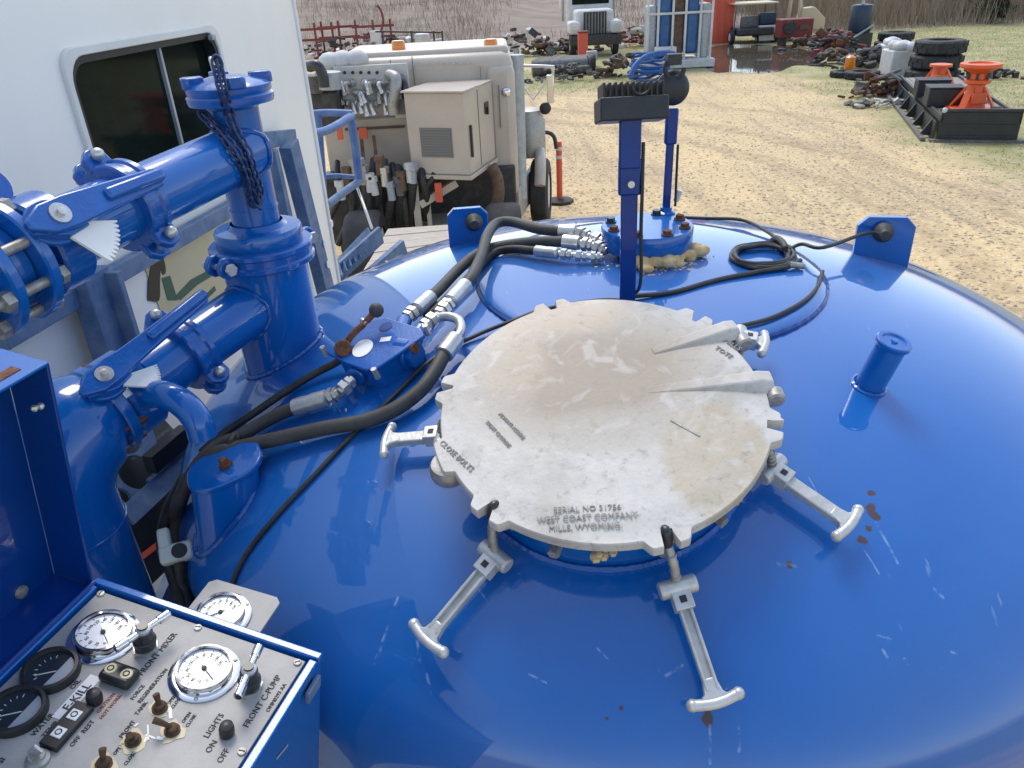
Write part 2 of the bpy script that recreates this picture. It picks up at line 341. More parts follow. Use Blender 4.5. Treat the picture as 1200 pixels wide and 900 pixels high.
def ground_mat():
    m, N, L, b, vec = mat('yard_ground', (.63, .465, .235), .95, second=(.45, .34, .20), nscale=.35, namt=.8, bump=.5, bscale=9, detail=10, coords='Object')
    prev = b.inputs['Base Color'].links[0].from_socket
    def mixin(fac, c):
        nonlocal prev
        x = N.new('ShaderNodeMix'); x.data_type = 'RGBA'; L.new(fac, x.inputs[0]); L.new(prev, x.inputs[6])
        if isinstance(c, tuple): x.inputs[7].default_value = (*c, 1)
        else: L.new(c, x.inputs[7])
        prev = x.outputs[2]
    def nse(scale, lo, hi, amt, stretch=None, detail=8, rot=0):
        v = vec
        if stretch:
            mp = N.new('ShaderNodeMapping'); mp.inputs['Scale'].default_value = stretch; mp.inputs['Rotation'].default_value = (0, 0, rot); L.new(vec, mp.inputs[0]); v = mp.outputs[0]
        n = N.new('ShaderNodeTexNoise'); n.inputs['Scale'].default_value = scale; n.inputs['Detail'].default_value = detail; n.inputs['Roughness'].default_value = .7; L.new(v, n.inputs['Vector'])
        r = N.new('ShaderNodeMapRange'); r.inputs[1].default_value = lo; r.inputs[2].default_value = hi; r.inputs[4].default_value = amt; L.new(n.outputs[0], r.inputs[0]); return r.outputs[0], n.outputs[0]
    mixin(nse(5, .5, .7, .7)[0], (.72, .56, .34))                     # pale gravel
    mixin(nse(9, .53, .62, .8)[0], (.22, .165, .11))                 # dark stones
    mixin(nse(1, .50, .68, .8, (1.3, .10, 1), 5, R_(-68))[0], (.30, .22, .14))   # wheel ruts
    mixin(nse(16, .53, .62, .75)[0], (.84, .68, .42))
    # curving wheel tracks of damp darker soil
    for (R0, w0, am) in ((16.3, .42, .6), (14.5, .42, .55), (18.9, .4, .45), (11.9, .5, .35)):
        nd = N.new('ShaderNodeTexNoise'); nd.inputs['Scale'].default_value = .8; nd.inputs['Detail'].default_value = 5; L.new(vec, nd.inputs['Vector'])
        ds = N.new('ShaderNodeVectorMath'); ds.operation = 'DISTANCE'; L.new(vec, ds.inputs[0]); ds.inputs[1].default_value = (-8, 11.5, 0)
        m1 = N.new('ShaderNodeMath'); m1.operation = 'MULTIPLY_ADD'; L.new(nd.outputs[0], m1.inputs[0]); m1.inputs[1].default_value = 1.1; L.new(ds.outputs['Value'], m1.inputs[2])
        m2 = N.new('ShaderNodeMath'); m2.operation = 'SUBTRACT'; L.new(m1.outputs[0], m2.inputs[0]); m2.inputs[1].default_value = R0+.55
        m3 = N.new('ShaderNodeMath'); m3.operation = 'ABSOLUTE'; L.new(m2.outputs[0], m3.inputs[0])
        m4 = N.new('ShaderNodeMapRange'); m4.inputs[1].default_value = w0; m4.inputs[2].default_value = w0*.3; m4.inputs[3].default_value = 0; m4.inputs[4].default_value = am; L.new(m3.outputs[0], m4.inputs[0])
        nk, _ = nse(3.5, .35, .6, 1)
        m5 = N.new('ShaderNodeMath'); m5.operation = 'MULTIPLY'; L.new(m4.outputs[0], m5.inputs[0]); L.new(nk, m5.inputs[1])
        mixin(m5.outputs[0], (.27, .185, .115))
    # grass beyond the edge of the gravel
    sep = N.new('ShaderNodeSeparateXYZ'); L.new(vec, sep.inputs[0])
    cr = N.new('ShaderNodeFloatCurve'); L.new(sep.outputs['Y'], cr.inputs['Value'])
    mr = N.new('ShaderNodeMapRange'); mr.inputs[1].default_value = 0; mr.inputs[2].default_value = 60; L.new(sep.outputs['Y'], mr.inputs[0]); L.new(mr.outputs[0], cr.inputs['Value'])
    cu = cr.mapping.curves[0]
    pts = [(0, .42), (.22, .40), (.28, .375), (.37, .40), (.48, .42), (.53, .30), (.58, .10), (1, .0)]
    cu.points[0].location = pts[0]; cu.points[1].location = pts[-1]
    for p in pts[1:-1]: cu.points.new(*p)
    cr.mapping.update()
    mul = N.new('ShaderNodeMath'); mul.operation = 'MULTIPLY'; mul.inputs[1].default_value = -25; L.new(cr.outputs[0], mul.inputs[0])
    ad = N.new('ShaderNodeMath'); ad.operation = 'ADD'; L.new(sep.outputs['X'], ad.inputs[0]); L.new(mul.outputs[0], ad.inputs[1])
    g1, graw = nse(.55, .3, .7, 1)
    ad2 = N.new('ShaderNodeMath'); ad2.operation = 'MULTIPLY_ADD'; L.new(graw, ad2.inputs[0]); ad2.inputs[1].default_value = 6; ad2.inputs[2].default_value = -3; 
    ad3 = N.new('ShaderNodeMath'); ad3.operation = 'ADD'; L.new(ad.outputs[0], ad3.inputs[0]); L.new(ad2.outputs[0], ad3.inputs[1])
    gm = N.new('ShaderNodeMapRange'); gm.inputs[1].default_value = -.9; gm.inputs[2].default_value = .7; gm.inputs[4].default_value = .95; L.new(ad3.outputs[0], gm.inputs[0])
    # left strip of grass by the pipe bundle
    mp = N.new('ShaderNodeMapping'); mp.inputs['Location'].default_value = (-2.4/3.6, -31.5/3.4, 0); mp.inputs['Scale'].default_value = (1/3.6, 1/3.4, 0); L.new(vec, mp.inputs[0])
    ln = N.new('ShaderNodeVectorMath'); ln.operation = 'LENGTH'; L.new(mp.outputs[0], ln.inputs[0])
    l2 = N.new('ShaderNodeMath'); l2.operation = 'MULTIPLY_ADD'; L.new(graw, l2.inputs[0]); l2.inputs[1].default_value = .8; L.new(ln.outputs['Value'], l2.inputs[2])
    lm = N.new('ShaderNodeMapRange'); lm.inputs[1].default_value = 1.6; lm.inputs[2].default_value = 1.2; lm.inputs[3].default_value = 0; lm.inputs[4].default_value = .95; L.new(l2.outputs[0], lm.inputs[0])
    gcol = N.new('ShaderNodeMix'); gcol.data_type = 'RGBA'; gcol.inputs[6].default_value = (.40, .35, .18, 1); gcol.inputs[7].default_value = (.25, .26, .09, 1); L.new(nse(.9, .42, .6, 1)[0], gcol.inputs[0])
    mx = N.new('ShaderNodeMath'); mx.operation = 'MAXIMUM'; L.new(gm.outputs[0], mx.inputs[0]); L.new(lm.outputs[0], mx.inputs[1])
    mixin(mx.outputs[0], gcol.outputs[2])
    L.new(prev, b.inputs['Base Color'])
ground_mat()
def hill_mat():
    m, N, L, b, vec = mat('hill_earth', (.30, .235, .18), .95, second=(.20, .16, .12), nscale=.6, namt=.9, bump=.8, bscale=3, detail=10, stretch=(.4, 1, 1.6), thr=(.38, .62))
hill_mat()
# ================================================================ THE SETTING
b = MB(); n = 60
for j in range(n+1):
    for i in range(n+1):
        x = -150+300*i/n; y = -60+300*j/n
        b.v.append(Vector((x, y, 0)))
b.f += [(j*(n+1)+i, j*(n+1)+i+1, (j+1)*(n+1)+i+1, (j+1)*(n+1)+i) for j in range(n) for i in range(n)]
g = b.build('ground', 'yard_ground', weld=False); struct(g)
g.data.transform(Matrix.Translation(g.location)); g.location = (0, 0, 0)
def hill_z(x, y):
    t = min(max((y-46-.12*x*(x > 5))/26, 0), 1); s_ = t*t*(3-2*t)
    if x > 12: s_ *= max(.0, 1-(x-12)/22)*.9+.1
    return s_*(1.35 if x > 4 else 1.35+1.2*min(1, (4-x)/4))*(1+.12*noise.noise(Vector((x*.09, y*.09, 3)))) + .25*t*noise.noise(Vector((x*.5, y*.5, 1)))
b = MB(); nx, ny = 130, 60
for j in range(ny+1):
    for i in range(nx+1):
        x = -70+150*i/nx; y = 44+50*j/ny
        b.v.append(Vector((x, y, hill_z(x, y)-.06*(j == 0)+.008)))
b.f += [(j*(nx+1)+i, j*(nx+1)+i+1, (j+1)*(nx+1)+i+1, (j+1)*(nx+1)+i) for j in range(ny) for i in range(nx)]
h = b.build('hillside', 'hill_earth', weld=False, ang=60); struct(h)
h.data.transform(Matrix.Translation(h.location)); h.location = (0, 0, 0)
# dry leafless brush on the bank: uncountable stems
b = MB(); r = random.Random(3)
def stem(b, p, hgt, lean, w, r):
    q = p; d = Vector((r.uniform(-lean, lean), r.uniform(-lean, lean), 1)).normalized()
    for k in range(2):
        e = q+d*hgt*.5; s_ = Vector((w*(1-.4*k), 0, 0)); i = len(b.v)
        b.v += [q-s_, q+s_, e+s_*.6, e-s_*.6]; b.f.append((i, i+1, i+2, i+3))
        q = e; d = (d+Vector((r.uniform(-.4, .4), r.uniform(-.4, .4), 0))).normalized()
        if r.random() < .7:
            f = q+(d+Vector((r.uniform(-.9, .9), r.uniform(-.5, .5), .2))).normalized()*hgt*.35; i = len(b.v)
            b.v += [q-s_*.5, q+s_*.5, f]; b.f.append((i, i+1, i+2))
for k in range(40000):
    x = r.uniform(-22, 46); y = 47+r.random()**1.4*22
    if x > 14: y = 44+r.random()*16; 
    dens = (.30 if x < 2 else .2)+.7*noise.noise(Vector((x*.16, y*.2, 5)))+(.6 if x > 17 else 0)
    if r.random() > dens: continue
    hh = r.uniform(.25, .7) if x < 14 else r.uniform(1.0, 3.4)
    stem(b, Vector((x, y, hill_z(x, y)-.05)), hh, .35, r.uniform(.006, .017), r)
stuff(b.build('dry_brush', 'brush', ang=0, weld=False))['label'] = 'leafless brown brush covering the bank behind the yard'
pud = [(828, 60), (838, 54), (868, 52), (900, 53), (930, 56), (958, 62), (966, 69), (950, 76), (930, 77), (912, 84), (884, 86), (860, 84), (838, 85), (826, 78), (822, 68)]
pp_ = catmull([atz(x, y, .006) for x, y in pud+pud[:1]], 4)[:-1]
b = MB(); b.v = list(pp_); b.f = [tuple(range(len(pp_)))]
struct(b.build('puddle', 'water', ang=0))
b = MB(); r = random.Random(77)
for k in range(11000):
    y = 7+r.random()**1.3*24; x = r.uniform(-2, 1+y*.62)
    s_ = r.uniform(.008, .032)*(1+.3*(r.random() < .04)); p = Vector((x, y, s_*.25)); i = len(b.v)
    b.v += [p+Vector((s_*r.uniform(.7, 1.3), 0, 0)), p+Vector((0, s_*r.uniform(.7, 1.2), 0)), p-Vector((s_*r.uniform(.7, 1.3), 0, 0)), p-Vector((0, s_*r.uniform(.7, 1.2), 0)), p+Vector((0, 0, s_*.6))]
    b.f += [(i, i+1, i+4), (i+1, i+2, i+4), (i+2, i+3, i+4), (i+3, i, i+4)]
stuff(b.build('gravel', 'gravel', ang=0, weld=False))['label'] = 'loose pale gravel stones strewn over the dirt yard'
# short grass at the yard edge: uncountable blades
b = MB(); r = random.Random(4)
def edge_x(y): 
    P = [(0, 10.5), (13, 10), (17, 9.4), (22, 10), (29, 10.5), (32, 7.5), (35, 2.5), (60, 0)]
    for (a, c), (d, e) in zip(P, P[1:]):
        if a <= y <= d: return c+(e-c)*(y-a)/(d-a)
    return 0
for k in range(70000):
    y = r.uniform(11, 44); x = r.uniform(0, 34)
    if x < 6: ok = 27.5 < y < 35 and x < 5 and r.random() < .8
    else: ok = x > edge_x(y)+2.2*noise.noise(Vector((x*.5, y*.5, 0)))
    if 27 < y < 42 and 7.0 < x < 15.5 and r.random() < .9: ok = False
    if not ok or 9.3 < x < 13.4 and 17.2 < y < 24.5: continue
    w, hh = r.uniform(.005, .011), r.uniform(.02, .065); p = Vector((x, y, .0)); i = len(b.v); d = Vector((r.uniform(-.06, .06), r.uniform(-.06, .06), hh))
    b.v += [p+Vector((-w, 0, 0)), p+Vector((w, 0, 0)), p+d]; b.f.append((i, i+1, i+2))
stuff(b.build('grass', 'grass', ang=0, weld=False))['label'] = 'short patchy grass round the scrap at the gravel edge'

# ================================================================ THE TANK
tank = thing('mixing_tank', (AX, AY, .9), 'glossy blue steel mixing tank with domed top and round hatch neck', 'tank')
prof = [(EA+.002, -2.45+.45)]
prof = [(EA, -2.4), (EA, -EB-.03)]
K = 44
for k in range(K+1):
    t = (math.pi/2)*k/K; prof.append((max(EA*math.cos(t), 0), EB*math.sin(t)-EB))
b = MB().lathe((AX, AY, AZ), (0, 0, 1), prof, 160, False, False); shell = b.build('shell', 'tank_paint', tank, ang=60)
# lap-welded crown plate round the agitator flange
PCX, PCY, PR = .315, 1.63, .375
b = MB(); nr, na = 14, 120
rows = [(PR*k/nr, .010) for k in range(nr+1)] + [(PR+.004, .006), (PR+.006, -.004)]
for rr_, hh in rows:
    for i in range(na):
        a = 2*math.pi*i/na; b.v.append(dh((PCX+rr_*math.cos(a), PCY+rr_*math.sin(a)), hh))
b.f += [(k*na+i, k*na+(i+1) % na, (k+1)*na+(i+1) % na, (k+1)*na+i) for k in range(len(rows)-1) for i in range(na)]
b.build('crown_plate', 'tank_paint', tank, ang=50)
# hatch neck
LC0 = Vector((.155, 1.03, dz(.155, 1.03))); LN = (dn(.155, 1.03)+Vector((0, -.03, 0))).normalized()
LM = fr(LC0+LN*.098, LN, (1, 0, 0))      # lid frame: origin on the top face
LO = LM @ Vector((-.014, .001, 0)); LM.translation = LO
neck = MB(LM).lathe((0, 0, 0), (0, 0, 1), [(.216, -.20), (.216, -.034), (.226, -.032), (.226, -.022), (.195, -.022)], 72, False, False).build('hatch_neck', 'blue', tank)
b = MB()
def weld(b, pts, r0, seed=0):
    rw = random.Random(seed)
    P = catmull(pts, 3)
    b.tube(P, r0, 6, 1, rr=lambda t: r0*(.8+.45*rw.random()))
wp = []
for i in range(97):
    a = 2*math.pi*i/96; q = LM @ Vector((0.220*math.cos(a), 0.220*math.sin(a), 0)); q = q - LN*0
    # slide down along the lid normal to the dish
    for _ in range(6): q = q - LN*((q.z-dz(q.x, q.y)))
    wp.append(q+LN*.002)
weld(b, wp, .0062); b.build('weld_bead', 'blue_cast', neck)
b = MB(); weld(b, [dh((PCX+(PR+.005)*math.cos(i*math.pi/60), PCY+(PR+.005)*math.sin(i*math.pi/60)), .002) for i in range(121)], .0048, 11); b.build('seam_bead', 'blue_dark', tank)
# nuts and small lugs round the neck
for a, kind in ((247, 0), (306, 1), (263, 2), (225, 1), (283, 1), (318, 2)):
    u = Vector((math.cos(R_(a)), math.sin(R_(a)), 0)); b = MB(LM)
    if kind == 2:
        for _ in range(7): b.ball(u*.226+Vector((rnd.uniform(-.014, .014), rnd.uniform(-.006, .006), -.052+rnd.uniform(-.008, .008))), rnd.uniform(.005, .010), 6)
        b.build('caked_residue', 'foam', neck)
    else: b.hexa(u*.220+Vector((0, 0, -.05)), u*.243+Vector((0, 0, -.05)), .009).build('nut', 'zinc_dull', neck)
# vent stub
vb = dish(1018, 452); vt = vb+(dn(vb.x, vb.y)+Vector((.06, 0, 0)))*.092
st = MB().cyl(vb-dn(vb.x, vb.y)*.02, vt, .0245, n=32).build('vent_stub', 'blue', tank)
ax = (vt-vb).normalized()
MB().lathe(vt-ax*.004, ax, [(.0275, 0), (.029, .002), (.029, .008), (.027, .010), (.021, .010), (.019, .007), (.006, .007), (.005, .010), (0, .0105)], 36).build('vent_cap', 'blue', st)
b = MB(); weld(b, [vb+ (fr(vb, dn(vb.x, vb.y)).to_3x3() @ Vector((.027*math.cos(i*math.pi/8), .027*math.sin(i*math.pi/8), .0))) for i in range(17)], .004, 4); b.build('weld_bead', 'blue_cast', st)
# lifting lugs with rubber plugs
def lug(base, wd, ht, yaw, plug, plugmat):
    nrm = Vector((math.sin(yaw), -math.cos(yaw), 0)); m = fr(base, nrm, (math.cos(yaw), math.sin(yaw), 0))   # local y is up
    w, c = wd/2, wd*.17
    poly = [(-w, -.10), (w, -.10), (w, ht-c), (w-c, ht), (-w+c, ht), (-w, ht-c)]
    o = MB(m).prism(poly, -.009, .009).build('lifting_lug', 'blue', tank, bevel=.002)
    MB(m).lathe(plug, (0, 0, 1), [(.021, .0), (.024, .006), (.023, .016), (.014, .026), (.012, .036), (0, .037)], 20).build('rubber_plug', plugmat, o)
    return o, m
lugL, lugLm = lug(dish(550, 284), .108, .096, R_(4), (.016, .060, .009), 'rubber_grey')
lugR, lugRm = lug(dish(1031, 304), .130, .108, R_(-14), (-.008, .074, .009), 'rubber_grey')
# filler neck with oval blind cap
cb = dish(263, 598); cn = Vector((-.18, -.16, 1)).normalized()
ctop = atd(262, 544, (CM.inverted() @ (cb-CAM)).z*-1*.985)
cm = fr(ctop, cn, (1, .42, 0))
fil = MB(cm)
for k in range(1): pass
def oval(rx, ry, n=40, sq=2.6): return [(rx*math.copysign(abs(math.cos(2*math.pi*i/n))**(2/sq), math.cos(2*math.pi*i/n)), ry*math.copysign(abs(math.sin(2*math.pi*i/n))**(2/sq), math.sin(2*math.pi*i/n))) for i in range(n)]
R3 = cm.to_3x3(); fb = cb-Vector((0, 0, .05)); b = MB(); nf = 40; V = []
for t_ in (0, .5, .96):
    c_ = fb.lerp(ctop, t_)
    for (x, y) in oval(.062, .050): V.append(c_+R3 @ Vector((x, y, 0)))
b.add(V, [(k*nf+i, k*nf+(i+1) % nf, (k+1)*nf+(i+1) % nf, (k+1)*nf+i) for k in range(2) for i in range(nf)]); fil = b.build('filler_neck', 'blue', tank)
cp = MB(cm).prism(oval(.068, .055), -.012, .0).build('filler_cap', 'blue', fil, bevel=.003)
MB(cm).lathe((.004, -.008, 0), (0, 0, 1), [(.012, 0), (.012, .007), (.0075, .007), (.0075, .017), (.004, .019)], 6).build('bolt', 'rust', cp)
b = MB(); weld(b, [dh((cb+cm.to_3x3() @ Vector((.066*math.cos(i*math.pi/12), .054*math.sin(i*math.pi/12), 0)))[:2], .001) for i in range(25)], .005, 5); b.build('weld_bead', 'blue_cast', fil)

# ================================================================ HATCH LID
lid = thing('manhole_cover', LO, 'round cast aluminium hatch lid with stained grey face and notched rim', 'manhole cover')
SLOT = [104, 45, 343, 283, 225, 165]
def lid_r(a):
    r0 = .2475
    d = min(abs((a-s_+180) % 360-180) for s_ in SLOT)
    k = min(max((8.2-d)/3.0, 0), 1); k = k*k*(3-2*k); r0 += .014*k
    if d < 2.0: r0 = .2355
    elif d < 2.5: r0 = .247
    for c, w, e in ((197, 8, .014),):
        dd = abs((a-c+180) % 360-180); k = min(max((w-dd)/1.6, 0), 1); r0 += e*k
    if 5 < a < 27: r0 -= .008
    if 346 < a < 358: r0 -= .004
    return r0
def lid_h(r, a):
    x, y = r*math.cos(R_(a)), r*math.sin(R_(a))
    h = .009*(1-min(r/.24, 1)**3)
    h += .0035*max(0, 1-abs(r-.205)/.012)*.3
    h += .0012*noise.noise(Vector((x*22, y*22, 0)))
    return h
b = MB(LM); na = 720; rad = [0.02, .05, .08, .11, .14, .165, .185, .2, .212, .225, .238]
V = []
for f in rad:
    for i in range(na//6): a = i*3.0; V.append((f*math.cos(R_(a)), f*math.sin(R_(a)), lid_h(f, a)))
nb = na//6
Fc = [(k*nb+i, k*nb+(i+1) % nb, (k+1)*nb+(i+1) % nb, (k+1)*nb+i) for k in range(len(rad)-1) for i in range(nb)]
Fc.append(tuple(range(nb)))
base = len(V); off = (len(rad)-1)*nb
for ring, (dr, dz_) in enumerate(((.0015, 0.0), (0, -.002), (0, -.016), (.002, -.019))):
    for i in range(na):
        a = i*.5; rr_ = lid_r(a)-dr; V.append((rr_*math.cos(R_(a)), rr_*math.sin(R_(a)), lid_h(.25, a)*.3+dz_))
for i in range(na):
    j = (i+1) % na; p, q = off+i//6, off+((i//6)+1) % nb
    if i % 6 == 5: Fc.append((p, q, base+j, base+i))
    else: Fc.append((p, base+j, base+i))
for k in range(3):
    for i in range(na): j = (i+1) % na; Fc.append((base+k*na+i, base+k*na+j, base+(k+1)*na+j, base+(k+1)*na+i))
Fc.append(tuple(range(base+3*na, base+4*na)))
b.add(V, Fc); face = b.build('lid_face', 'lid_aluminium', lid, ang=30)
# two hinge arms
for (x0, y0, x1, y1) in ((.090, .096, .232, .137), (.065, .012, .256, .014)):
    b = MB(LM); d = Vector((x1-x0, y1-y0, 0)); L_ = d.length; d.normalize(); nrm = Vector((-d.y, d.x, 0)); secs = []
    V = []
    for k in range(11):
        t = k/10; p = Vector((x0, y0, 0))+d*L_*t; w = .014+.004*t; hh = .0085+.0075*t**1.3-(.005*max(0, t-.9)*10)
        base_h = .003
        for (o, z) in ((-w*1.25, base_h-.004), (-w*.8, hh-.004), (-w*.55, hh), (w*.55, hh), (w*.8, hh-.004), (w*1.25, base_h-.004)): V.append(p+nrm*o+Vector((0, 0, z)))
    Fc = [(k*6+i, k*6+i+1, (k+1)*6+i+1, (k+1)*6+i) for k in range(10) for i in range(5)]+[(0, 1, 2, 3, 4, 5), tuple(range(60, 66))[::-1]]
    b.add(V, Fc); b.box(Vector((x1, y1, -.006))-d*.012, (.022, .028, .024), Matrix.Rotation(math.atan2(d.y, d.x), 3, 'Z'))
    arm = b.build('hinge_arm', 'lid_aluminium', face, bevel=.002)
    e = Vector((x1, y1, -.010)); MB(LM).cyl(e-nrm*.034, e-nrm*.012, .0145, n=20, c=.003).build('hinge_pin', 'zinc_dull', face)
# lifting lug of the lid
u = Vector((math.cos(R_(199)), math.sin(R_(199)), 0))
MB(LM).lathe(u*.250+Vector((0, 0, -.034)), (0, 0, 1), [(.026, 0), (.028, .006), (.028, .018), (.024, .026), (.012, .028), (.011, .022), (0, .022)], 28).build('rim_boss', 'zinc_dull', face)
# gouge in the face
MB(LM).bar(Vector((.092, -.052, .0065)), Vector((.128, -.087, .0048)), .006, .004).build('raised_mark', 'zinc_dull', face, bevel=.0015)
def lid_text(s_, size, px, py, ang, tl=0):
    p = atp(px, py, LM.translation, LN); l = LM.inverted() @ p
    rr_ = math.hypot(l.x, l.y); tl = math.degrees(math.atan((lid_h(rr_-.012, 270)-lid_h(rr_+.012, 270))/.024))
    m = LM @ Matrix.Translation((l.x, l.y, .0008+lid_h(math.hypot(l.x, l.y), math.degrees(math.atan2(l.y, l.x)))+.0006)) @ Matrix.Rotation(R_(tl), 4, Vector((-l.y, l.x, 0)).normalized()) @ Matrix.Rotation(R_(ang), 4, 'Z')
    text(s_, size, m, 'letter', face, depth=.0007)
lid_text('SERIAL NO 31756', .0118, 688, 599, -3)
lid_text('WEST COAST COMPANY', .0118, 688, 609, -3)
lid_text('MILLS, WYOMING.', .0118, 686, 619, -3)
lid_text('ALWAYS ASSURE', .0085, 600, 503, -58)
lid_text('TIGHT CLOSURE', .0085, 584, 512, -58)
lid_text('CLOSE BOLTS', .0125, 535, 535, -52)
lid_text('MILLS', .013, 858, 405, -52)
lid_text('TOTE', .013, 848, 415, -52)

# ================================================================ HATCH LATCHES
def latch(hub_px, tee_px, label, hh=.036, th=.022, grooved=True, slot=None, shackle=True):
    hp = dish(*hub_px, hh); tp = dish(*tee_px, th); mid = (hp+tp)/2; up = dn(mid.x, mid.y)
    t = thing('hatch_latch', dish(*hub_px), label, 'latch', 'swing-bolt latches round the hatch')
    m = fr(hp, up, tp-hp); L_ = (tp-hp).length     # local x runs outward
    b = MB(m)
    w = .011
    if grooved:
        b.box((L_*.5, 0, -.003), (L_-.03, w*1.5, .007)); b.box((L_*.5, w*.62, .002), (L_-.03, w*.42, .013)); b.box((L_*.5, -w*.62, .002), (L_-.03, w*.42, .013))
    else: b.box((L_*.5, 0, 0), (L_-.03, w*1.9, .013))
    b.prism([(L_-.03, -w*.75), (L_-.012, -.012), (L_-.004, -.022), (L_-.004, .022), (L_-.012, .012), (L_-.03, w*.75)], -.007, .007)
    b.build('handle', 'cast_silver', t, bevel=.002)
    b = MB(m); b.tube([(L_-.004, -.030, 0), (L_-.001, -.014, .001), (L_, 0, .001), (L_-.001, .014, .001), (L_-.004, .030, 0)], .0075, 10, 4); b.ball((L_-.004, -.030, 0), .0085, 10); b.ball((L_-.004, .030, 0), .0085, 10)
    b.build('tee_end', 'cast_silver', t)
    b = MB(m); b.box((.010, 0, .002), (.034, .026, .024)); b.cyl((-.004, -.026, .004), (-.004, .026, .004), .0125, n=20, c=.002)
    hb = b.build('hub', 'cast_silver', t, bevel=.002)
    MB(m).box((.014, 0, .0125), (.009, .009, .005)).build('square_hole', 'ink', hb)
    sl = LM @ Vector((.243*math.cos(R_(slot)), .243*math.sin(R_(slot)), -.006)) if slot is not None else hp-(tp-hp).normalized()*.04+up*.02
    b = MB(); b.tube([hp-m.to_3x3() @ Vector((.004, 0, 0)), hp*.55+sl*.45+up*.006, sl-LN*.012], .0062, 10, 5); 
    for q in range(5):
        s_ = hp.lerp(sl, .12+.13*q); b.torus(s_+up*.003, sl-hp, .0062, .0012, 14, 5)
    b.build('eyebolt', 'zinc_dull', t)
    if shackle:
        b = MB(); sd_ = LM.to_3x3() @ Vector((-math.sin(R_(slot)), math.cos(R_(slot)), 0)); rad_ = LM.to_3x3() @ Vector((math.cos(R_(slot)), math.sin(R_(slot)), 0))
        b.tube([sl-LN*.040-rad_*.012, sl-LN*.016+rad_*.004, sl+LN*.005-rad_*.003, sl-LN*.004-rad_*.014], .0068, 10, 6); b.build('swing_hook', 'black_metal', t)
        b = MB(); b.cyl(sl-LN*.046-rad_*.02+sd_*.018, sl-LN*.046-rad_*.02-sd_*.018, .008, n=12); b.build('pivot_pin', 'zinc_dull', t)
    return t
latch((579, 655), (503, 752), 'silver hatch latch whose grooved handle points towards the control console gauges', slot=225)
latch((795, 692), (838, 824), 'longest silver grooved hatch latch lying above a rust spot on the tank', slot=283)
latch((906, 553), (992, 620), 'silver flat-faced hatch latch lying beside the vertical streak of rust chips', grooved=False, slot=335, shackle=False)
latch((517, 511), (456, 522), 'silver hatch latch reaching towards the black hydraulic hose', grooved=False, slot=178, shackle=False)
latch((868, 398), (893, 411), 'half hidden silver latch between the two hinge arms of the lid', grooved=False, slot=20, shackle=False, hh=.045, th=.03)
# ================================================================ RISER AND BRANCH PIPES
RB = Vector((-.510, 1.57, 0)); RZ = lambda z: Vector((RB.x, RB.y, z))
riser = thing('riser_pipe', RZ(3.10), 'thick blue vertical riser pipe welded to the tank with two side branches', 'pipe')
UPA, UPB = Vector((-.500, 1.57, 3.605)), Vector((-.640, 1.225, 3.578))
UD = (UPB-UPA).normalized()
LOA, LOB = Vector((-.505, 1.57, 3.305)), Vector((-.690, 1.285, 3.248))
LD = (LOB-LOA).normalized()
b = MB(); b.cyl(RZ(3.02), RZ(3.398), .087, n=56); body = b.build('riser_body', 'blue', riser)
b = MB(); weld(b, [Vector((RB.x+.089*math.cos(i*math.pi/24), RB.y+.089*math.sin(i*math.pi/24), dz(RB.x+.089*math.cos(i*math.pi/24), RB.y+.089*math.sin(i*math.pi/24))+.002)) for i in range(49)], .0055, 8); b.build('weld_bead', 'blue_cast', body)
b = MB(); b.lathe(RZ(3.416), (0, 0, 1), [(.086, 0), (.089, .004), (.089, .030), (.086, .034), (.060, .036), (.056, .040), (.053, .046)], 56, True, False); b.build('reducer_flange', 'blue', riser)
b = MB(); b.cyl(RZ(3.40), RZ(3.715), .048, n=48); stem_ = b.build('riser_stem', 'blue', riser)
MB().ringp(RZ(3.49), RZ(3.494), .0495, .045, 48).build('stem_ring', 'blue', stem_)
b = MB(); b.lathe(RZ(3.685), (0, 0, 1), [(.048, 0), (.056, .006), (.058, .03)], 48, False, False); b.build('stem_collar', 'blue', stem_)
b = MB(); b.cyl(UPA, UPB, .054, n=40); b.build('branch_pipe', 'blue', riser)
b = MB(); b.cyl(LOA, LOB, .0565, n=40); lb = b.build('branch_pipe', 'blue', riser)
# fish-mouth weld of the lower branch
pts = []
side = LD.cross(Vector((0, 0, 1))).normalized()
for i in range(33):
    a = 2*math.pi*i/32; p = LOA+side*.058*math.cos(a)+Vector((0, 0, .058*math.sin(a)))
    k = 0
    for _ in range(60):
        if math.hypot(p.x-RB.x, p.y-RB.y) > .0885: break
        p = p+LD*.003
    pts.append(p)
b = MB(); weld(b, pts, .0035, 3); b.build('weld_bead', 'blue_cast', lb)
pts = []
side = UD.cross(Vector((0, 0, 1))).normalized()
for i in range(25):
    a = 2*math.pi*i/24; p = UPA+side*.055*math.cos(a)+Vector((0, 0, .055*math.sin(a)))
    for _ in range(60):
        if math.hypot(p.x-RB.x, p.y-RB.y) > .0490: break
        p = p+UD*.003
    pts.append(p)
b = MB(); weld(b, pts, .0045, 6); b.build('weld_bead', 'blue_cast', riser)

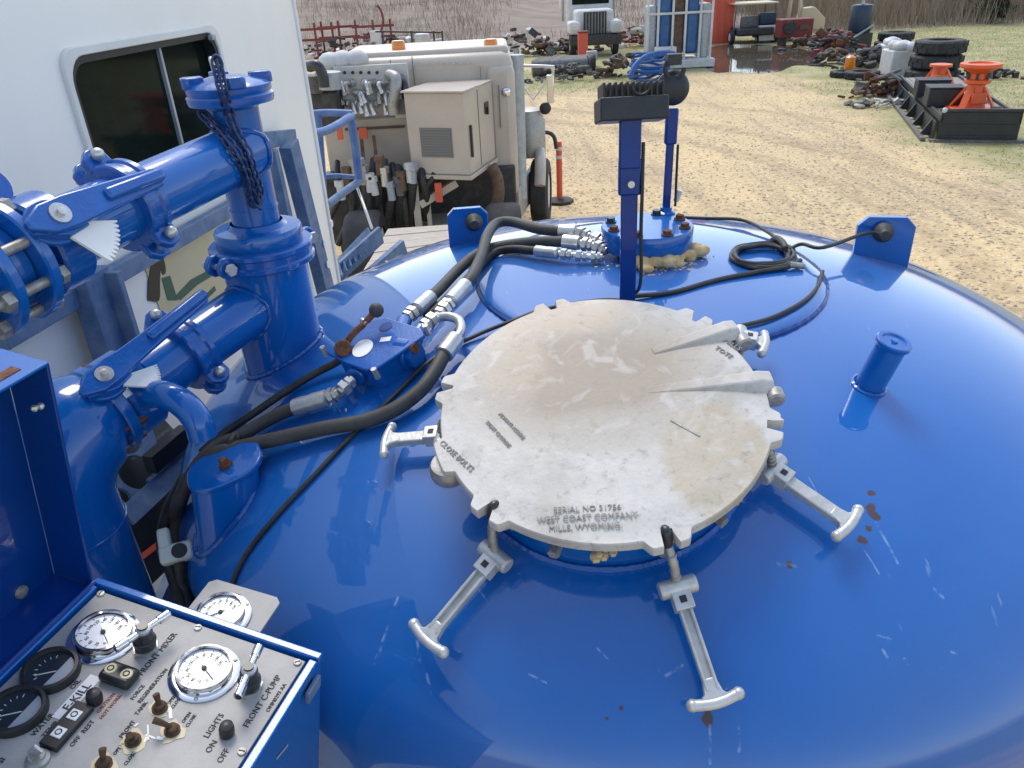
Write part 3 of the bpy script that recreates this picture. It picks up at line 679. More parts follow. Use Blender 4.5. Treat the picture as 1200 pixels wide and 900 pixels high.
def clamp(o, ax, r, w, boltdir, label, n=48, tail=None):
    """two-piece grooved pipe coupling with bolt ears"""
    ax = Vector(ax).normalized(); bd = Vector(boltdir); bd = (bd-ax*bd.dot(ax)).normalized(); sd_ = ax.cross(bd)
    t = thing('pipe_coupling', o, label, 'coupling', 'grooved pipe couplings on the riser pipework')
    b = MB(); b.lathe(Vector(o)-ax*w/2, ax, [(r, 0), (r+.016, .001), (r+.019, .004), (r+.019, w*.28), (r+.015, w*.36), (r+.015, w*.64), (r+.019, w*.72), (r+.019, w-.004), (r+.016, w-.001), (r, w)], n, False, False)
    b.build('coupling_ring', 'blue_cast', t)
    for s_ in (-1, 1):
        c = Vector(o)+bd*s_*(r+.022)
        for q in (-1, 1):
            m = fr(c+sd_*q*.011, sd_*q, bd*s_)
            b = MB(m); b.prism([(-.016, -w*.5), (.008, -w*.5), (.020, -w*.22), (.022, 0), (.020, w*.22), (.008, w*.5), (-.016, w*.5)], 0, .015); b.build('bolt_ear', 'blue_cast', t, bevel=.003)
        b = MB(); p0, p1 = c+bd*s_*.004-sd_*.038, c+bd*s_*.004+sd_*.038
        b.cyl(p0, p1, .0065, n=14)
        b.hexa(p1-sd_*.006, p1+sd_*.002, .0125); b.ball(p0+sd_*.004, .011, 12); b.build('track_bolt', 'zinc', t)
    return t
bd1 = (aty(300, 312, 1.48)-RZ(3.36)); bd1.z = 0
clamp(RZ(3.398), (0, 0, 1), .087, .044, (-.55, -.84, 0), 'largest blue bolted coupling clamping the top of the thick riser pipe')
ucp = UPA.lerp(UPB, .86)
clamp(ucp, UD, .054, .046, (-.75, .3, 1), 'blue bolted coupling on the upper branch pipe, right before its lever valve')
lcp = LOA.lerp(LOB, .70)
clamp(lcp, LD, .0565, .046, (-.85, .45, .75), 'blue bolted coupling on the lower branch pipe, right before its lever valve')
# hammer cap
b = MB(); b.lathe(RZ(3.693), (0, 0, 1), [(.058, 0), (.079, .002), (.081, .008), (.081, .016), (.077, .020), (.079, .024), (.079, .034), (.070, .040), (.030, .050), (0, .052)], 48); cap = b.build('hammer_cap', 'blue_cast', riser)
for k in range(4):
    a = R_(28+90*k); u = Vector((math.cos(a), math.sin(a), 0)); m = fr(RZ(3.729)+u*.055, (0, 0, 1), u)
    MB(m).prism([(-.012, -.014), (.020, -.020), (.028, -.012), (.028, .012), (.020, .020), (-.012, .014)], -.004, .017).build('cap_ear', 'blue_cast', cap, bevel=.003)
MB().torus(RZ(3.755)+Vector((-.012, -.025, .008)), (1, .3, .1), .013, .004, 20, 8).build('ring_bolt', 'zinc', cap)
# chain hanging from the cap down the stem and back up
chain = thing('safety_chain', RZ(3.46)+Vector((.02, -.06, 0)), 'dull steel link chain hanging from the riser cap down the blue stem', 'chain')
def cyl_hit(d, O, ax, r):
    ax = ax.normalized(); w = CAM-O; dp_ = d-ax*d.dot(ax); wp_ = w-ax*w.dot(ax); A_ = dp_.dot(dp_); B_ = 2*dp_.dot(wp_); C_ = wp_.dot(wp_)-r*r; D_ = B_*B_-4*A_*C_
    return (-B_-math.sqrt(D_))/(2*A_) if D_ > 0 else None
def chain_path(px):
    out = []
    for (x, y, rr_) in px:
        d = ray(x, y); c = [cyl_hit(d, RB, Vector((0, 0, 1)), rr_)]
        h = cyl_hit(d, UPA, UD, .060)
        if h and (CAM+d*h-UPA).dot(UD) > 0 and y > 130: c.append(h)
        c = [q for q in c if q]; out.append(CAM+d*(min(c)-.004) if c else CAM+d*(-(CAM-RB).to_2d().dot(d.to_2d())/d.to_2d().dot(d.to_2d())))
    return out
def links(b, P, size=.0125):
    P = catmull(P, 14); acc = 0; k = 0; last = P[0]
    for q in P[1:]:
        acc += (q-last).length
        if acc >= size*1.55:
            d = (q-last).normalized(); n_ = Vector((.3, -.8, .2)); n_ = (n_-d*n_.dot(d)).normalized()
            if k % 2: n_ = d.cross(n_)
            s_ = d.cross(n_).normalized(); c = (q+last)/2; pts = []
            for i in range(13):
                a = 2*math.pi*i/12; pts.append(c+d*size*1.15*math.cos(a)+s_*size*.68*math.sin(a))
            b.tube(pts, .0026, 6, 1); acc = 0; k += 1; last = q
b = MB()
links(b, chain_path([(254, 72, .088), (258, 92, .090), (262, 112, .09), (268, 132, .062), (276, 155, .060), (290, 180, .060), (297, 205, .060), (303, 222, .060), (300, 240, .062)])); b.build('chain_run', 'chain_steel', chain)
b = MB()
links(b, chain_path([(238, 134, .062), (252, 148, .06), (266, 165, .060), (280, 185, .060), (290, 210, .060), (296, 236, .062), (302, 242, .062)])); b.build('chain_run', 'chain_steel', chain)

# ================================================================ LEVER VALVES
def valve(o, ax, r, label, stemdir, lever_end, plate_pts, lever_w=.022, shift=.0):
    """wafer butterfly valve: body, flanges, stem neck, notched plate, lever"""
    ax = Vector(ax).normalized(); o = Vector(o)
    t = thing('lever_valve', o, label, 'valve', 'lever valves on the branch pipes')
    b = MB(); b.lathe(o-ax*.030, ax, [(r-.004, -.03), (r-.004, 0), (r+.020, .001), (r+.024, .006), (r+.024, .054), (r+.020, .059), (r-.004, .060), (r-.004, .075)], 48); b.build('valve_body', 'blue_cast', t)
    sdv = Vector(stemdir); sdv = (sdv-ax*sdv.dot(ax)).normalized(); tan_ = ax.cross(sdv)
    top = o+ax*shift+sdv*(r+.034)
    MB().cyl(o+ax*shift+sdv*r*.8, top, .020, n=20).build('stem_neck', 'blue_cast', t)
    m = fr(top, sdv, -ax)
    MB(m).prism([(.034*math.cos(a)*1.15, .034*math.sin(a)) for a in [2*math.pi*i/28 for i in range(28)]], -.004, .006).build('top_flange', 'blue_cast', t, bevel=.002)
    # notched sector plate
    e = atp(*lever_end, top+sdv*.015, sdv); ld = (e-top); ld = (ld-sdv*ld.dot(sdv)); Ln = ld.length; ld.normalize()
    m = fr(top+sdv*.007, sdv, ld); a0, a1 = plate_pts; poly = [(-.012, 0.0)]
    for i in range(30):
        a = R_(a0+(a1-a0)*i/29); q = .088 if (i % 3) else .080; poly.append((q*math.cos(a), q*math.sin(a)))
    pl = MB(m).prism(poly, 0, .005).build('notched_plate', 'label_white', t)
    am = R_((a0+a1)/2)
    MB(m).lathe((.022*math.cos(am), .022*math.sin(am), .005), (0, 0, 1), [(.009, 0), (.009, .003), (.006, .006), (0, .007)], 14).build('bolt', 'zinc', pl)
    # lever: hub, squeeze trigger and grip
    lev = MB(m); h0 = .010
    lev.prism([(-.05, -.006), (-.02, -.022), (.02, -.024), (.05, -lever_w*.62), (Ln*.98, -lever_w*.42), (Ln, -lever_w*.2), (Ln, lever_w*.2), (Ln*.98, lever_w*.42), (.05, lever_w*.62), (.02, .024), (-.02, .022), (-.05, .006)], h0, h0+.012)
    lo = lev.build('lever', 'blue_cast', t, bevel=.003)
    MB(m).bar((Ln*.42, 0, h0+.014), (Ln*1.0, 0, h0+.016), .013, .019).build('grip', 'blue_cast', lo, bevel=.005)
    MB(m).prism([(-.045, -.010), (.0, -.030), (.035, -.026), (.04, .0), (.0, .006)], h0-.012, h0+.002).build('trigger', 'blue_cast', lo, bevel=.002)
    MB(m).lathe((0, 0, h0+.012), (0, 0, 1), [(.015, 0), (.015, .003), (.006, .003), (.006, .009), (0, .010)], 16).build('bolt', 'zinc', lo)
    return t, m
uvc = UPB+UD*.118
MB().cyl(UPB-UD*.01, uvc, .0545, n=40).build('branch_end', 'blue', riser)
v1, v1m = valve(uvc, UD, .051, 'blue lever valve with white notched plate on the upper branch pipe', (.80, -.34, .58), (184, 210), (-72, -22), .036, .024)
lvc = LOB+LD*.040
v2, v2m = valve(lvc, LD, .056, 'blue lever valve with worn white plate on the lower branch pipe', (.50, -.30, .80), (239, 349), (-58, -26), .032, .045)
ear = uvc+UD*.012+Vector((-.05, .02, .085)); MB().lathe(ear, Vector((.80, -.34, .45)), [(.010, -.008), (.030, -.008), (.032, -.005), (.032, .005), (.030, .008), (.010, .008), (.010, -.008)], 24, False, False).build('eye_lug', 'blue_cast', v1)
# bolted end flanges of the upper branch (cut by the picture edge)
fl = thing('end_flange', uvc+UD*.07, 'pair of round blue bolted flanges closing the upper branch pipe', 'flange')
b = MB(); b.cyl(uvc+UD*.050, uvc+UD*.068, .090, n=48, c=.003); f1 = b.build('flange_disc', 'blue', fl)
b = MB(); b.cyl(uvc+UD*.108, uvc+UD*.126, .090, n=48, c=.003); f2 = b.build('flange_disc', 'blue', fl)
b = MB(); b.cyl(uvc+UD*.07, uvc+UD*.26, .062, n=40); b.build('pipe_stub', 'blue', fl)
sd1 = UD.cross(Vector((0, 0, 1))).normalized(); up1 = sd1.cross(UD)
for k in range(8):
    a = 2*math.pi*(k+.35)/8; c = uvc+sd1*.076*math.cos(a)+up1*.076*math.sin(a)
    b = MB(); b.cyl(c+UD*.040, c+UD*.158, .0075, n=12); b.hexa(c+UD*.126, c+UD*.140, .0145); b.hexa(c+UD*.038, c+UD*.050, .0145); b.ball(c+UD*.158, .0075, 8); b.build('stud_bolt', 'zinc_dull', fl)

# big elbow dropping from the lower valve
eo = lvc+LD*.045
elbow = thing('drop_elbow', (eo.x-.1, eo.y-.1, 2.2), 'big blue curved pipe elbow dropping from the lower valve beside the console', 'pipe')
ED = Vector((-.58, -.81, 0)).normalized(); EDW = Vector((0, 0, -1)); Rb = .130
cc = eo+EDW*Rb
pts = [cc+(-EDW)*Rb*math.cos(t)+ED*Rb*math.sin(t) for t in [i*math.pi/2/12 for i in range(13)]]
pts = [eo-ED*.05]+pts+[pts[-1]+EDW*d for d in (.08, .2, .4, .8)]
b = MB(); b.tube(pts, .078, 44, 3, rr=lambda t: .062+.036*min(t/.22, 1)); ep = b.build('elbow_pipe', 'blue', elbow)
pe = cc+ED*Rb+EDW*.05
b = MB(); weld(b, [pe+Vector((0.099*math.cos(i*math.pi/16), 0.099*math.sin(i*math.pi/16), 0)) for i in range(33)], .0025, 5); b.build('weld_bead', 'blue', ep)
b = MB(); b.cyl(eo-LD*.012, eo+LD*.010, .084, n=48, c=.003); fe = b.build('flange_disc', 'blue', elbow)
b = MB(); b.cyl(eo+LD*.024, eo+LD*.042, .082, n=48, c=.003); b.build('flange_disc', 'blue', elbow)
sd2 = LD.cross(Vector((0, 0, 1))).normalized(); up2 = sd2.cross(LD)
for k in range(8):
    a = 2*math.pi*(k+.3)/8; c = eo+sd2*.070*math.cos(a)+up2*.070*math.sin(a)
    b = MB(); b.cyl(c-LD*.03, c+LD*.06, .007, n=12); b.hexa(c+LD*.042, c+LD*.054, .013); b.hexa(c-LD*.026, c-LD*.012, .013); b.build('stud_bolt', 'rust' if k % 3 else 'zinc', elbow)
# small spout elbow
so = atd(168, 470, 1.36)
sp = thing('drain_spout', so, 'short blue curved spout pipe hooking down beside the lower valve flange', 'pipe')
b = MB(); b.tube([atd(160, 468, 1.40), atd(178, 462, 1.36), atd(198, 464, 1.335), atd(218, 476, 1.325), atd(232, 494, 1.325), atd(238, 512, 1.335)], .0245, 24, 6); b.build('spout_pipe', 'blue', sp)
b = MB(); d_ = (atd(178, 462, 1.36)-atd(160, 468, 1.40)).normalized(); b.cyl(atd(172, 464, 1.375)-d_*.012, atd(172, 464, 1.375)+d_*.004, .031, n=28, c=.002); b.build('spout_collar', 'blue', sp)

# ================================================================ AGITATOR FLANGE AND ITS FITTINGS
fc = dish(757, 300); FN = dn(fc.x, fc.y); FN = Vector((0, 0, 1))
flg = thing('agitator_flange', dh(fc, 0), 'round blue bolted flange with rusty bolts on top of the tank dome', 'flange')
fz = dz(fc.x, fc.y)+.012
FO = Vector((fc.x, fc.y, fz))
b = MB(); b.lathe(FO, FN, [(.070, -.01), (.070, .012), (.100, .014), (.103, .018), (.103, .058), (.101, .061), (0, .062)], 56); b.build('flange_disc', 'blue', flg)
for k in range(8):
    a = 2*math.pi*(k+.45)/8; c = FO+Vector((.085*math.cos(a), .085*math.sin(a), .062))
    b = MB(); b.lathe(c, FN, [(.013, 0), (.013, .002)], 16); b.hexa(c+FN*.002, c+FN*.010, .0095); b.build('bolt', 'rust' if k in (4, 5, 6, 7, 0) else 'black_metal', flg)
# expanding foam squeezed out under the flange
def lump(name, pts, mt, lab, cat, grp, seed, par=None):
    rl = random.Random(seed); b = MB()
    for (p, r0) in pts:
        for _ in range(5):
            q = p+Vector((rl.uniform(-1, 1), rl.uniform(-1, 1), rl.uniform(-.5, .7)))*r0*.7; b.ball(q, r0*rl.uniform(.45, .8), 10, (1.2, 1, .8))
    o = b.build(name, mt, par)
    rm = o.modifiers.new('remesh', 'REMESH'); rm.mode = 'VOXEL'; rm.voxel_size = .0035; rm.use_smooth_shade = True
    tx = bpy.data.textures.new('lump', 'CLOUDS'); tx.noise_scale = .02; dm = o.modifiers.new('disp', 'DISPLACE'); dm.texture = tx; dm.strength = .006; dm.mid_level = .5
    if lab: tag(o, lab, cat, grp)
    return o
def ringpt(px, py, h): p = dish(px, py); return p+Vector((0, 0, h))
lump('foam_bead', [(ringpt(x, y, .016), .023) for x, y in ((752, 318), (762, 320), (772, 317), (744, 316), (780, 314))], 'foam', 'yellow cured foam lump under the front of the agitator flange', 'foam', 'cured foam lumps at the agitator flange', 2)
lump('foam_bead', [(ringpt(x, y, .016), .022) for x, y in ((790, 312), (800, 307), (811, 305), (818, 304))], 'foam', 'yellow cured foam lump under the flange on the cable coil side', 'foam', 'cured foam lumps at the agitator flange', 3)
b = MB(); rr2 = random.Random(9)
for _ in range(60):
    a = rr2.uniform(R_(185), R_(345)); rd = rr2.uniform(.11, .15); p = FO+Vector((rd*math.cos(a), rd*math.sin(a), 0)); b.ball(dh(p, .011), rr2.uniform(.0015, .004), 6, (1.3, 1, .4))
stuff(b.build('sealant_crumbs', 'foam'))['label'] = 'pale crumbs of old sealant scattered round the agitator flange'

# ================================================================ HYDRAULIC CONTROL VALVE
D_ = dish
vc = dish(446, 432); VN = (dn(vc.x, vc.y)+Vector((0, -.08, 0))).normalized()
hvt = thing('hydraulic_valve', vc, 'blue hydraulic control valve block with rusty lever on the tank dome', 'hydraulic valve')
HP = vc+VN*.062      # plane of the top plate
def hv(px, py, h=0): return atp(px, py, HP+VN*h, VN)
top_px = [(383, 413), (402, 397), (425, 378), (452, 372), (492, 384), (498, 392), (470, 412), (440, 432), (428, 433), (404, 424)]
tp = [hv(*p) for p in top_px]
VM = fr(HP, VN, (1, 0, 0)); loc = [VM.inverted() @ p for p in tp]
MB(VM).prism([(p.x, p.y) for p in loc], -.008, 0).build('top_plate', 'blue_cast', hvt, bevel=.002)
cx = sum(p.x for p in loc)/len(loc); cy = sum(p.y for p in loc)/len(loc)
MB(VM).prism([((p.x-cx)*.86+cx, (p.y-cy)*.86+cy) for p in loc], -.070, -.009).build('valve_body', 'blue', hvt, bevel=.004)
for px, py in ((380, 411), (440, 437), (500, 386)):
    p = hv(px, py); b = MB(); b.hexa(p-VN*.012, p+VN*.010, .006); b.build('bolt', 'zinc', hvt)
# end plug with hex
pa, pb = hv(462, 420, -.030), hv(492, 420, -.030)
e0 = hv(474, 414, -.028); ed = (hv(496, 416, -.028)-e0).normalized()
ed = (VM.to_3x3() @ Vector((.86, -.5, 0))).normalized()
pg = MB().cyl(e0-ed*.012, e0+ed*.020, .030, n=32, c=.002).build('end_plug', 'blue_cast', hvt); MB().hexa(e0+ed*.020, e0+ed*.032, .024).build('hex_head', 'blue', pg)
MB().cyl(e0+VN*.016+ed*.020, e0+VN*.018+ed*.036, .010, n=14).build('rusty_boss', 'rust', pg)
MB().cyl(D_(474, 376, .034), hv(468, 392, -.03), .016, n=18, c=.002).build('port_boss', 'blue_cast', hvt)
MB().cyl(D_(494, 386, .038), hv(486, 398, -.03), .016, n=18, c=.002).build('port_boss', 'blue_cast', hvt)
MB().cyl(D_(416, 443, .035), hv(425, 432, -.03), .019, n=18, c=.002).build('port_boss', 'blue_cast', hvt)
# lever
l0 = hv(404, 405, .006); l1 = hv(437, 368, .034)
lv = MB().tube([l0, l0.lerp(l1, .3)+VN*.004, l0.lerp(l1, .7), l1], .0065, 10, 4).build('lever', 'rust', hvt)
MB().cyl(hv(402, 408, -.002), hv(402, 408, .014), .0165, n=22, c=.002).build('lever_hub', 'rust', lv)
MB().ball(l1+(l1-l0).normalized()*.010, .0145, 18).build('lever_knob', 'rubber_grey', lv)
b = MB(); q = l0.lerp(l1, .72); sx = (l1-l0).cross(VN).normalized(); b.cyl(q-sx*.014, q+sx*.006, .005, n=10); b.build('lever_pin', 'zinc', lv)
c = hv(425, 408, .001); cl = VM.inverted() @ c
MB(VM).prism([(cl.x+.026*math.cos(a)*.8, cl.y+.026*math.sin(a)) for a in [i*math.pi/14 for i in range(28)]], .0008, .0016).build('round_decal', 'label_white', hvt)
c = VM.inverted() @ hv(452, 398); MB(VM).box((c.x, c.y, .001), (.022, .013, .001), Matrix.Rotation(-.2, 3, 'Z')).build('sticker', 'label_white', hvt)
MB(VM).lathe((VM.inverted() @ hv(452, 383)), (0, 0, 1), [(.014, -.002), (.014, .001), (0, .0012)], 22).build('core_plug', 'blue_dark', hvt)

# ================================================================ HOSES
def ferrule(b, a, c, r):
    a, c = Vector(a), Vector(c); d = (c-a).normalized(); L_ = (c-a).length
    b.lathe(a, d, [(r*.95, 0), (r*1.32, L_*.03), (r*1.36, L_*.2), (r*1.28, L_*.45), (r*1.36, L_*.6), (r*1.3, L_*.95), (r*.8, L_)], 18)
def nuts(b, pts, r):
    for a, c in zip(pts, pts[1:]):
        d = (c-a); b.cyl(a, c, r*.55, n=12); b.hexa(a+d*.18, a+d*.5, r); b.hexa(a+d*.62, a+d*.84, r*.86)
def hose(pts, r, label, name='hydraulic_hose', cat='hose', grp='hydraulic hoses on the tank', ends=(), fit=(), mt='rubber_grey'):
    t = thing(name, min(pts, key=lambda p: p.z), label, cat, grp)
    b = MB(); b.tube(pts, r, 16, 7); b.build('hose', mt, t)
    for a, c in ends: b = MB(); ferrule(b, a, c, r); b.build('ferrule', 'zinc', t)
    for P in fit: b = MB(); nuts(b, P, r*1.28); b.build('fitting', 'zinc', t)
    return t
D = dish
hr = .0128
hose([D(655, 271, .052), D(630, 268, .056), D(600, 260, .058), D(582, 262, .062), D(571, 276, .060), D(564, 300, .050), D(553, 324, .045), D(546, 334, .042)], hr,
     'black hose arching highest from the flange to the valve tee fitting', ends=[(D(546, 334, .042), D(527, 355, .042)), (D(655, 271, .052), D(675, 272, .050))],
     fit=[[D(675, 272, .050), D(692, 277, .046), D(710, 285, .034)], [D(527, 355, .042), D(519, 364, .042)]])
hose([D(660, 283, .040), D(620, 284, .034), D(580, 290, .028), D(556, 300, .024), D(535, 318, .022), D(516, 338, .026), D(505, 348, .032)], hr,
     'black hose ending at the far corner of the hydraulic valve', ends=[(D(505, 348, .032), D(487, 364, .036)), (D(660, 283, .040), D(680, 285, .038))],
     fit=[[D(487, 364, .036), D(474, 374, .038)], [D(680, 285, .038), D(696, 288, .034), D(712, 294, .030)]])
hose([D(628, 294, .030), D(600, 292, .026), D(578, 297, .020), D(562, 312, .016), D(545, 330, .014), D(520, 354, .014), D(500, 372, .014)], hr*.78,
     'thinner black hose running low between two thicker ones', ends=[(D(628, 294, .030), D(655, 297, .032))], fit=[[D(655, 297, .032), D(672, 299, .030), D(690, 301, .026), D(706, 301, .026)]], mt='rubber')
# tee and bend at the valve
tee = thing('tee_fitting', D(510, 376), 'zinc hydraulic tee fitting with bent hose tail beside the hatch lid', 'fitting')
b = MB(); nuts(b, [D(524, 358, .042), D(512, 371, .040), D(494, 385, .040)], .0165); b.build('tee_run', 'zinc', tee)
b = MB(); b.tube([D(512, 372, .040), D(526, 371, .042), D(538, 376, .042), D(540, 388, .040), D(534, 398, .038)], .0095, 14, 5); b.build('bent_tail', 'zinc', tee)
hose([D(520, 416, .034), D(509, 436, .030), D(492, 458, .026), D(462, 480, .022), D(425, 494, .020), D(380, 502, .022), D(335, 512, .026), D(290, 522, .034), D(248, 534, .060), D(222, 562, .050), D(208, 600, .01), D(206, 640, -.03), D(214, 668, -.05)], hr*1.06,
     'thick black hose sweeping from the tee fitting past the filler cap', ends=[(D(520, 416, .034), D(535, 396, .038))])
hose([D(352, 476, .024), D(330, 484, .022), D(305, 497, .024), D(280, 512, .032), D(255, 522, .050), D(232, 545, .060), D(212, 580, .04), D(200, 625, .0), D(205, 665, -.03)], hr,
     'black hose from the lower port of the hydraulic valve', ends=[(D(345, 478, .024), D(385, 466, .028))],
     fit=[[D(385, 466, .028), D(398, 460, .032)], [D(398, 460, .032), D(414, 444, .036)]])
hose([hv(408, 416, -.035), D(392, 426, .022), D(365, 440, .016), D(330, 462, .014), D(295, 486, .016), D(262, 508, .028), D(236, 530, .045)], .0078,
     'slim black hose running from the valve back to the drain spout', mt='rubber')
b = MB(); 
for k in range(3): b.tube([D(282-4*k, 506+2*k, .03+.012*k), D(276-4*k, 516+2*k, .045+.006*k), D(270-4*k, 524+2*k, .03)], .006, 8, 4)
tag(b.build('tape_wrap', 'rubber', ang=60), 'black tape wrapped round the hose bundle behind the filler cap', 'tape')
# electrical cable over the tank
def cable(pts, r, label, grp='thin black cables on the tank'):
    return tag(MB().tube(pts, r, 8, 6).build('cable', 'rubber'), label, 'cable', grp)
cable([D(495, 430, .010), D(455, 470, .005), D(415, 508, .005), D(372, 553, .005), D(325, 603, .005), D(288, 650, .005), D(270, 690, .005), D(268, 715, .005)], .0042, 'thin black cable running down the tank side to the gauge plate')
cable([D(735, 352, .012), D(700, 352, .014), D(640, 362, .014), D(600, 376, .013), D(560, 392, .008), D(520, 412, .005), D(495, 430, .010)], .0042, 'thin black cable passing between the hatch lid and the valve')
cable([D(742, 347, .018), D(790, 342, .014), D(840, 328, .014), D(890, 318, .016), D(925, 312, .018), D(938, 305, .022)], .0052, 'black cable running from the lamp post to the cable coil')
cable([D(868, 382, .016), D(905, 372, .016), D(940, 354, .016), D(958, 336, .016), D(964, 318, .016)], .0042, 'thin black cable curving along the crown plate from the hinge')
cable([D(785, 254, .012), D(830, 256, .016), D(870, 258, .016), D(900, 272, .016), D(918, 288, .016)], .0046, 'black cable from the small round lamp to the cable coil')
cable([lugRm @ Vector((-.008, .074, .040)), lugRm @ Vector((-.05, .078, .040)), D(965, 290, .045), D(940, 286, .030), D(925, 292, .02)], .0045, 'black cable plugged into the lifting lug')
coil = thing('cable_coil', D(897, 298), 'loose coil of black cable lying on the tank dome', 'cable coil')
b = MB(); rc = random.Random(5); P = []
for k in range(52):
    a = 2*math.pi*k/13; cx_, cy_ = 893+rc.uniform(-1, 1)*2+3*math.sin(k/13), 300+rc.uniform(-.6, .6)-2*(k/52); P.append(D(cx_+38*math.cos(a)*(1-.06*(k//13)), cy_+15*math.sin(a)*(1-.1*(k//13)), .014+.010*(k/52)))
b.tube(P, .0048, 8, 4); b.build('coil', 'rubber', coil)
b = MB(); b.tube([D(905, 282, .012), D(910, 279, .03), D(917, 284, .036), D(920, 291, .03), D(914, 292, .012)], .0075, 8, 5); b.build('cable_tie', 'rubber', coil)
MB().cyl(D(925, 310, .022), D(942, 312, .018), .0065, n=10).build('plug_tip', 'zinc_dull', coil)

# ================================================================ WORK LAMPS
pb_ = dish(735, 360); PT = aty(738, 200, pb_.y+.02)
lamp = thing('work_lamp', pb_, 'black finned work lamp on a flat blue post behind the hatch lid', 'lamp')
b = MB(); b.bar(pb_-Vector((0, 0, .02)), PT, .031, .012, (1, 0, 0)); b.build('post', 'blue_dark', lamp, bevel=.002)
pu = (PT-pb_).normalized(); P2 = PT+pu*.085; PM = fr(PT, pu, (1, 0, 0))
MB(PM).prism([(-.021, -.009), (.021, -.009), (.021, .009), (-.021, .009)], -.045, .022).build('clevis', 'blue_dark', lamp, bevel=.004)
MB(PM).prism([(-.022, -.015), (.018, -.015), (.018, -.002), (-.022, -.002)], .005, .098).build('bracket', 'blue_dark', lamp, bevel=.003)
MB(PM).cyl((0, -.022, -.022), (0, -.006, -.022), .0065, n=12).build('bolt', 'zinc', lamp)
lc = P2+pu*.010; lm = fr(lc, Vector((0, .25, 1)).normalized(), Vector((1, .06, .09)))
hs = MB(lm).box((0, 0, .012), (.122, .078, .040)).build('lamp_housing', 'black_plastic', lamp, bevel=.003)
for k in range(11): MB(lm).box((-.052+.0104*k, .002, .044), (.0045, .066, .026)).build('cooling_fin', 'black_plastic', hs, bevel=.0012)
MB(lm).torus((.012, -.036, .05), (0, 1, 0), .016, .0022, 16, 6, .5).build('wire_loop', 'rubber', hs)
b = MB(); b.tube([PM @ Vector((.024, 0, .05)), PM @ Vector((.022, -.012, -.05)), PT.lerp(pb_, .4)+Vector((.022, -.01, 0)), PT.lerp(pb_, .8)+Vector((.024, -.008, 0)), dish(741, 347, .02)], .0035, 8, 6); b.build('lamp_cable', 'rubber', lamp)
q0 = FO+Vector((.045, .075, .044)); q0 = aty(780, 256, FO.y+.085); q1 = aty(787, 142, FO.y+.085)
q0.z = FO.z+.058
lamp2 = thing('round_lamp', q0, 'small round black lamp on a thin blue post bolted to the flange', 'lamp')
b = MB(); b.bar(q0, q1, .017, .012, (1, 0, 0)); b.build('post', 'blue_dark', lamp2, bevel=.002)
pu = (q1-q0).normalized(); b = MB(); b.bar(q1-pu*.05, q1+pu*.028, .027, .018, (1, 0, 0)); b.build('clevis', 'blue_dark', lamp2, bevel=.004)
MB().lathe(q0-Vector((0, 0, .004)), (0, 0, 1), [(.022, 0), (.022, .010), (.014, .014), (.014, .022)], 16).build('post_foot', 'blue', lamp2)
lc2 = q1+pu*.070; ln2 = Vector((.1, -1, .15)).normalized()
MB().lathe(lc2-ln2*.016, ln2, [(.030, 0), (.036, .003), (.037, .012), (.033, .018), (.020, .024), (0, .025)], 32).build('lamp_housing', 'black_plastic', lamp2)
b = MB(); b.torus(lc2+Vector((0, 0, .040)), (.2, 1, 0), .020, .006, 18, 6, .6); b.box(lc2+Vector((-.002, 0, .058)), (.030, .022, .022)); b.build('lamp_bracket', 'dark_engine', lamp2, bevel=.002)
MB().tube([q1-pu*.05+Vector((.016, -.008, 0)), q1.lerp(q0, .5)+Vector((.017, -.008, 0)), q0+Vector((.020, -.005, .02))], .003, 8, 5).build('lamp_cable', 'rubber', lamp2)
b = MB(); b.cyl(q0+Vector((.022, 0, .03)), q0+Vector((.030, 0, .055)), .007, n=8); b.build('connector', 'scrap_white', lamp2)
# ================================================================ CONTROL CONSOLE
KO = Vector((-.558, .777, 3.2)); kr = Vector((.29, .957, 0)).normalized(); kt = R_(11)
ku = -kr.cross(Vector((0, 0, 1)))*math.cos(kt)+Vector((0, 0, math.sin(kt))); kn = kr.cross(ku)
PMX = Matrix((kr, ku, kn)).transposed().to_4x4(); PMX.translation = KO     # x reading direction, y text up, z out of the panel
con = thing('control_console', KO+Vector((.05, -.3, -.6)), 'blue steel control console with open cover and grey gauge panel', 'console')
def PB(): return MB(PMX)
W_, H_ = .66, .300
b = PB(); b.box((-W_/2+.010, -H_/2, -.205), (W_+.006, H_+.026, .40)); b.build('cabinet', 'blue', con, bevel=.003)
# folded rim round the plate
for c, d in (((.008, -H_/2, .001), (.011, H_+.030, .013)), ((-W_/2, -H_-.009, .001), (W_, .012, .013)), ((-W_/2, .009, .001), (W_, .012, .013))):
    PB().box(c, d).build('rim', 'blue', con, bevel=.002)
plate = PB().box((-W_/2, -H_/2, -.001), (W_-.004, H_-.002, .006)).build('panel_plate', 'panel_plate', con, bevel=.0008)
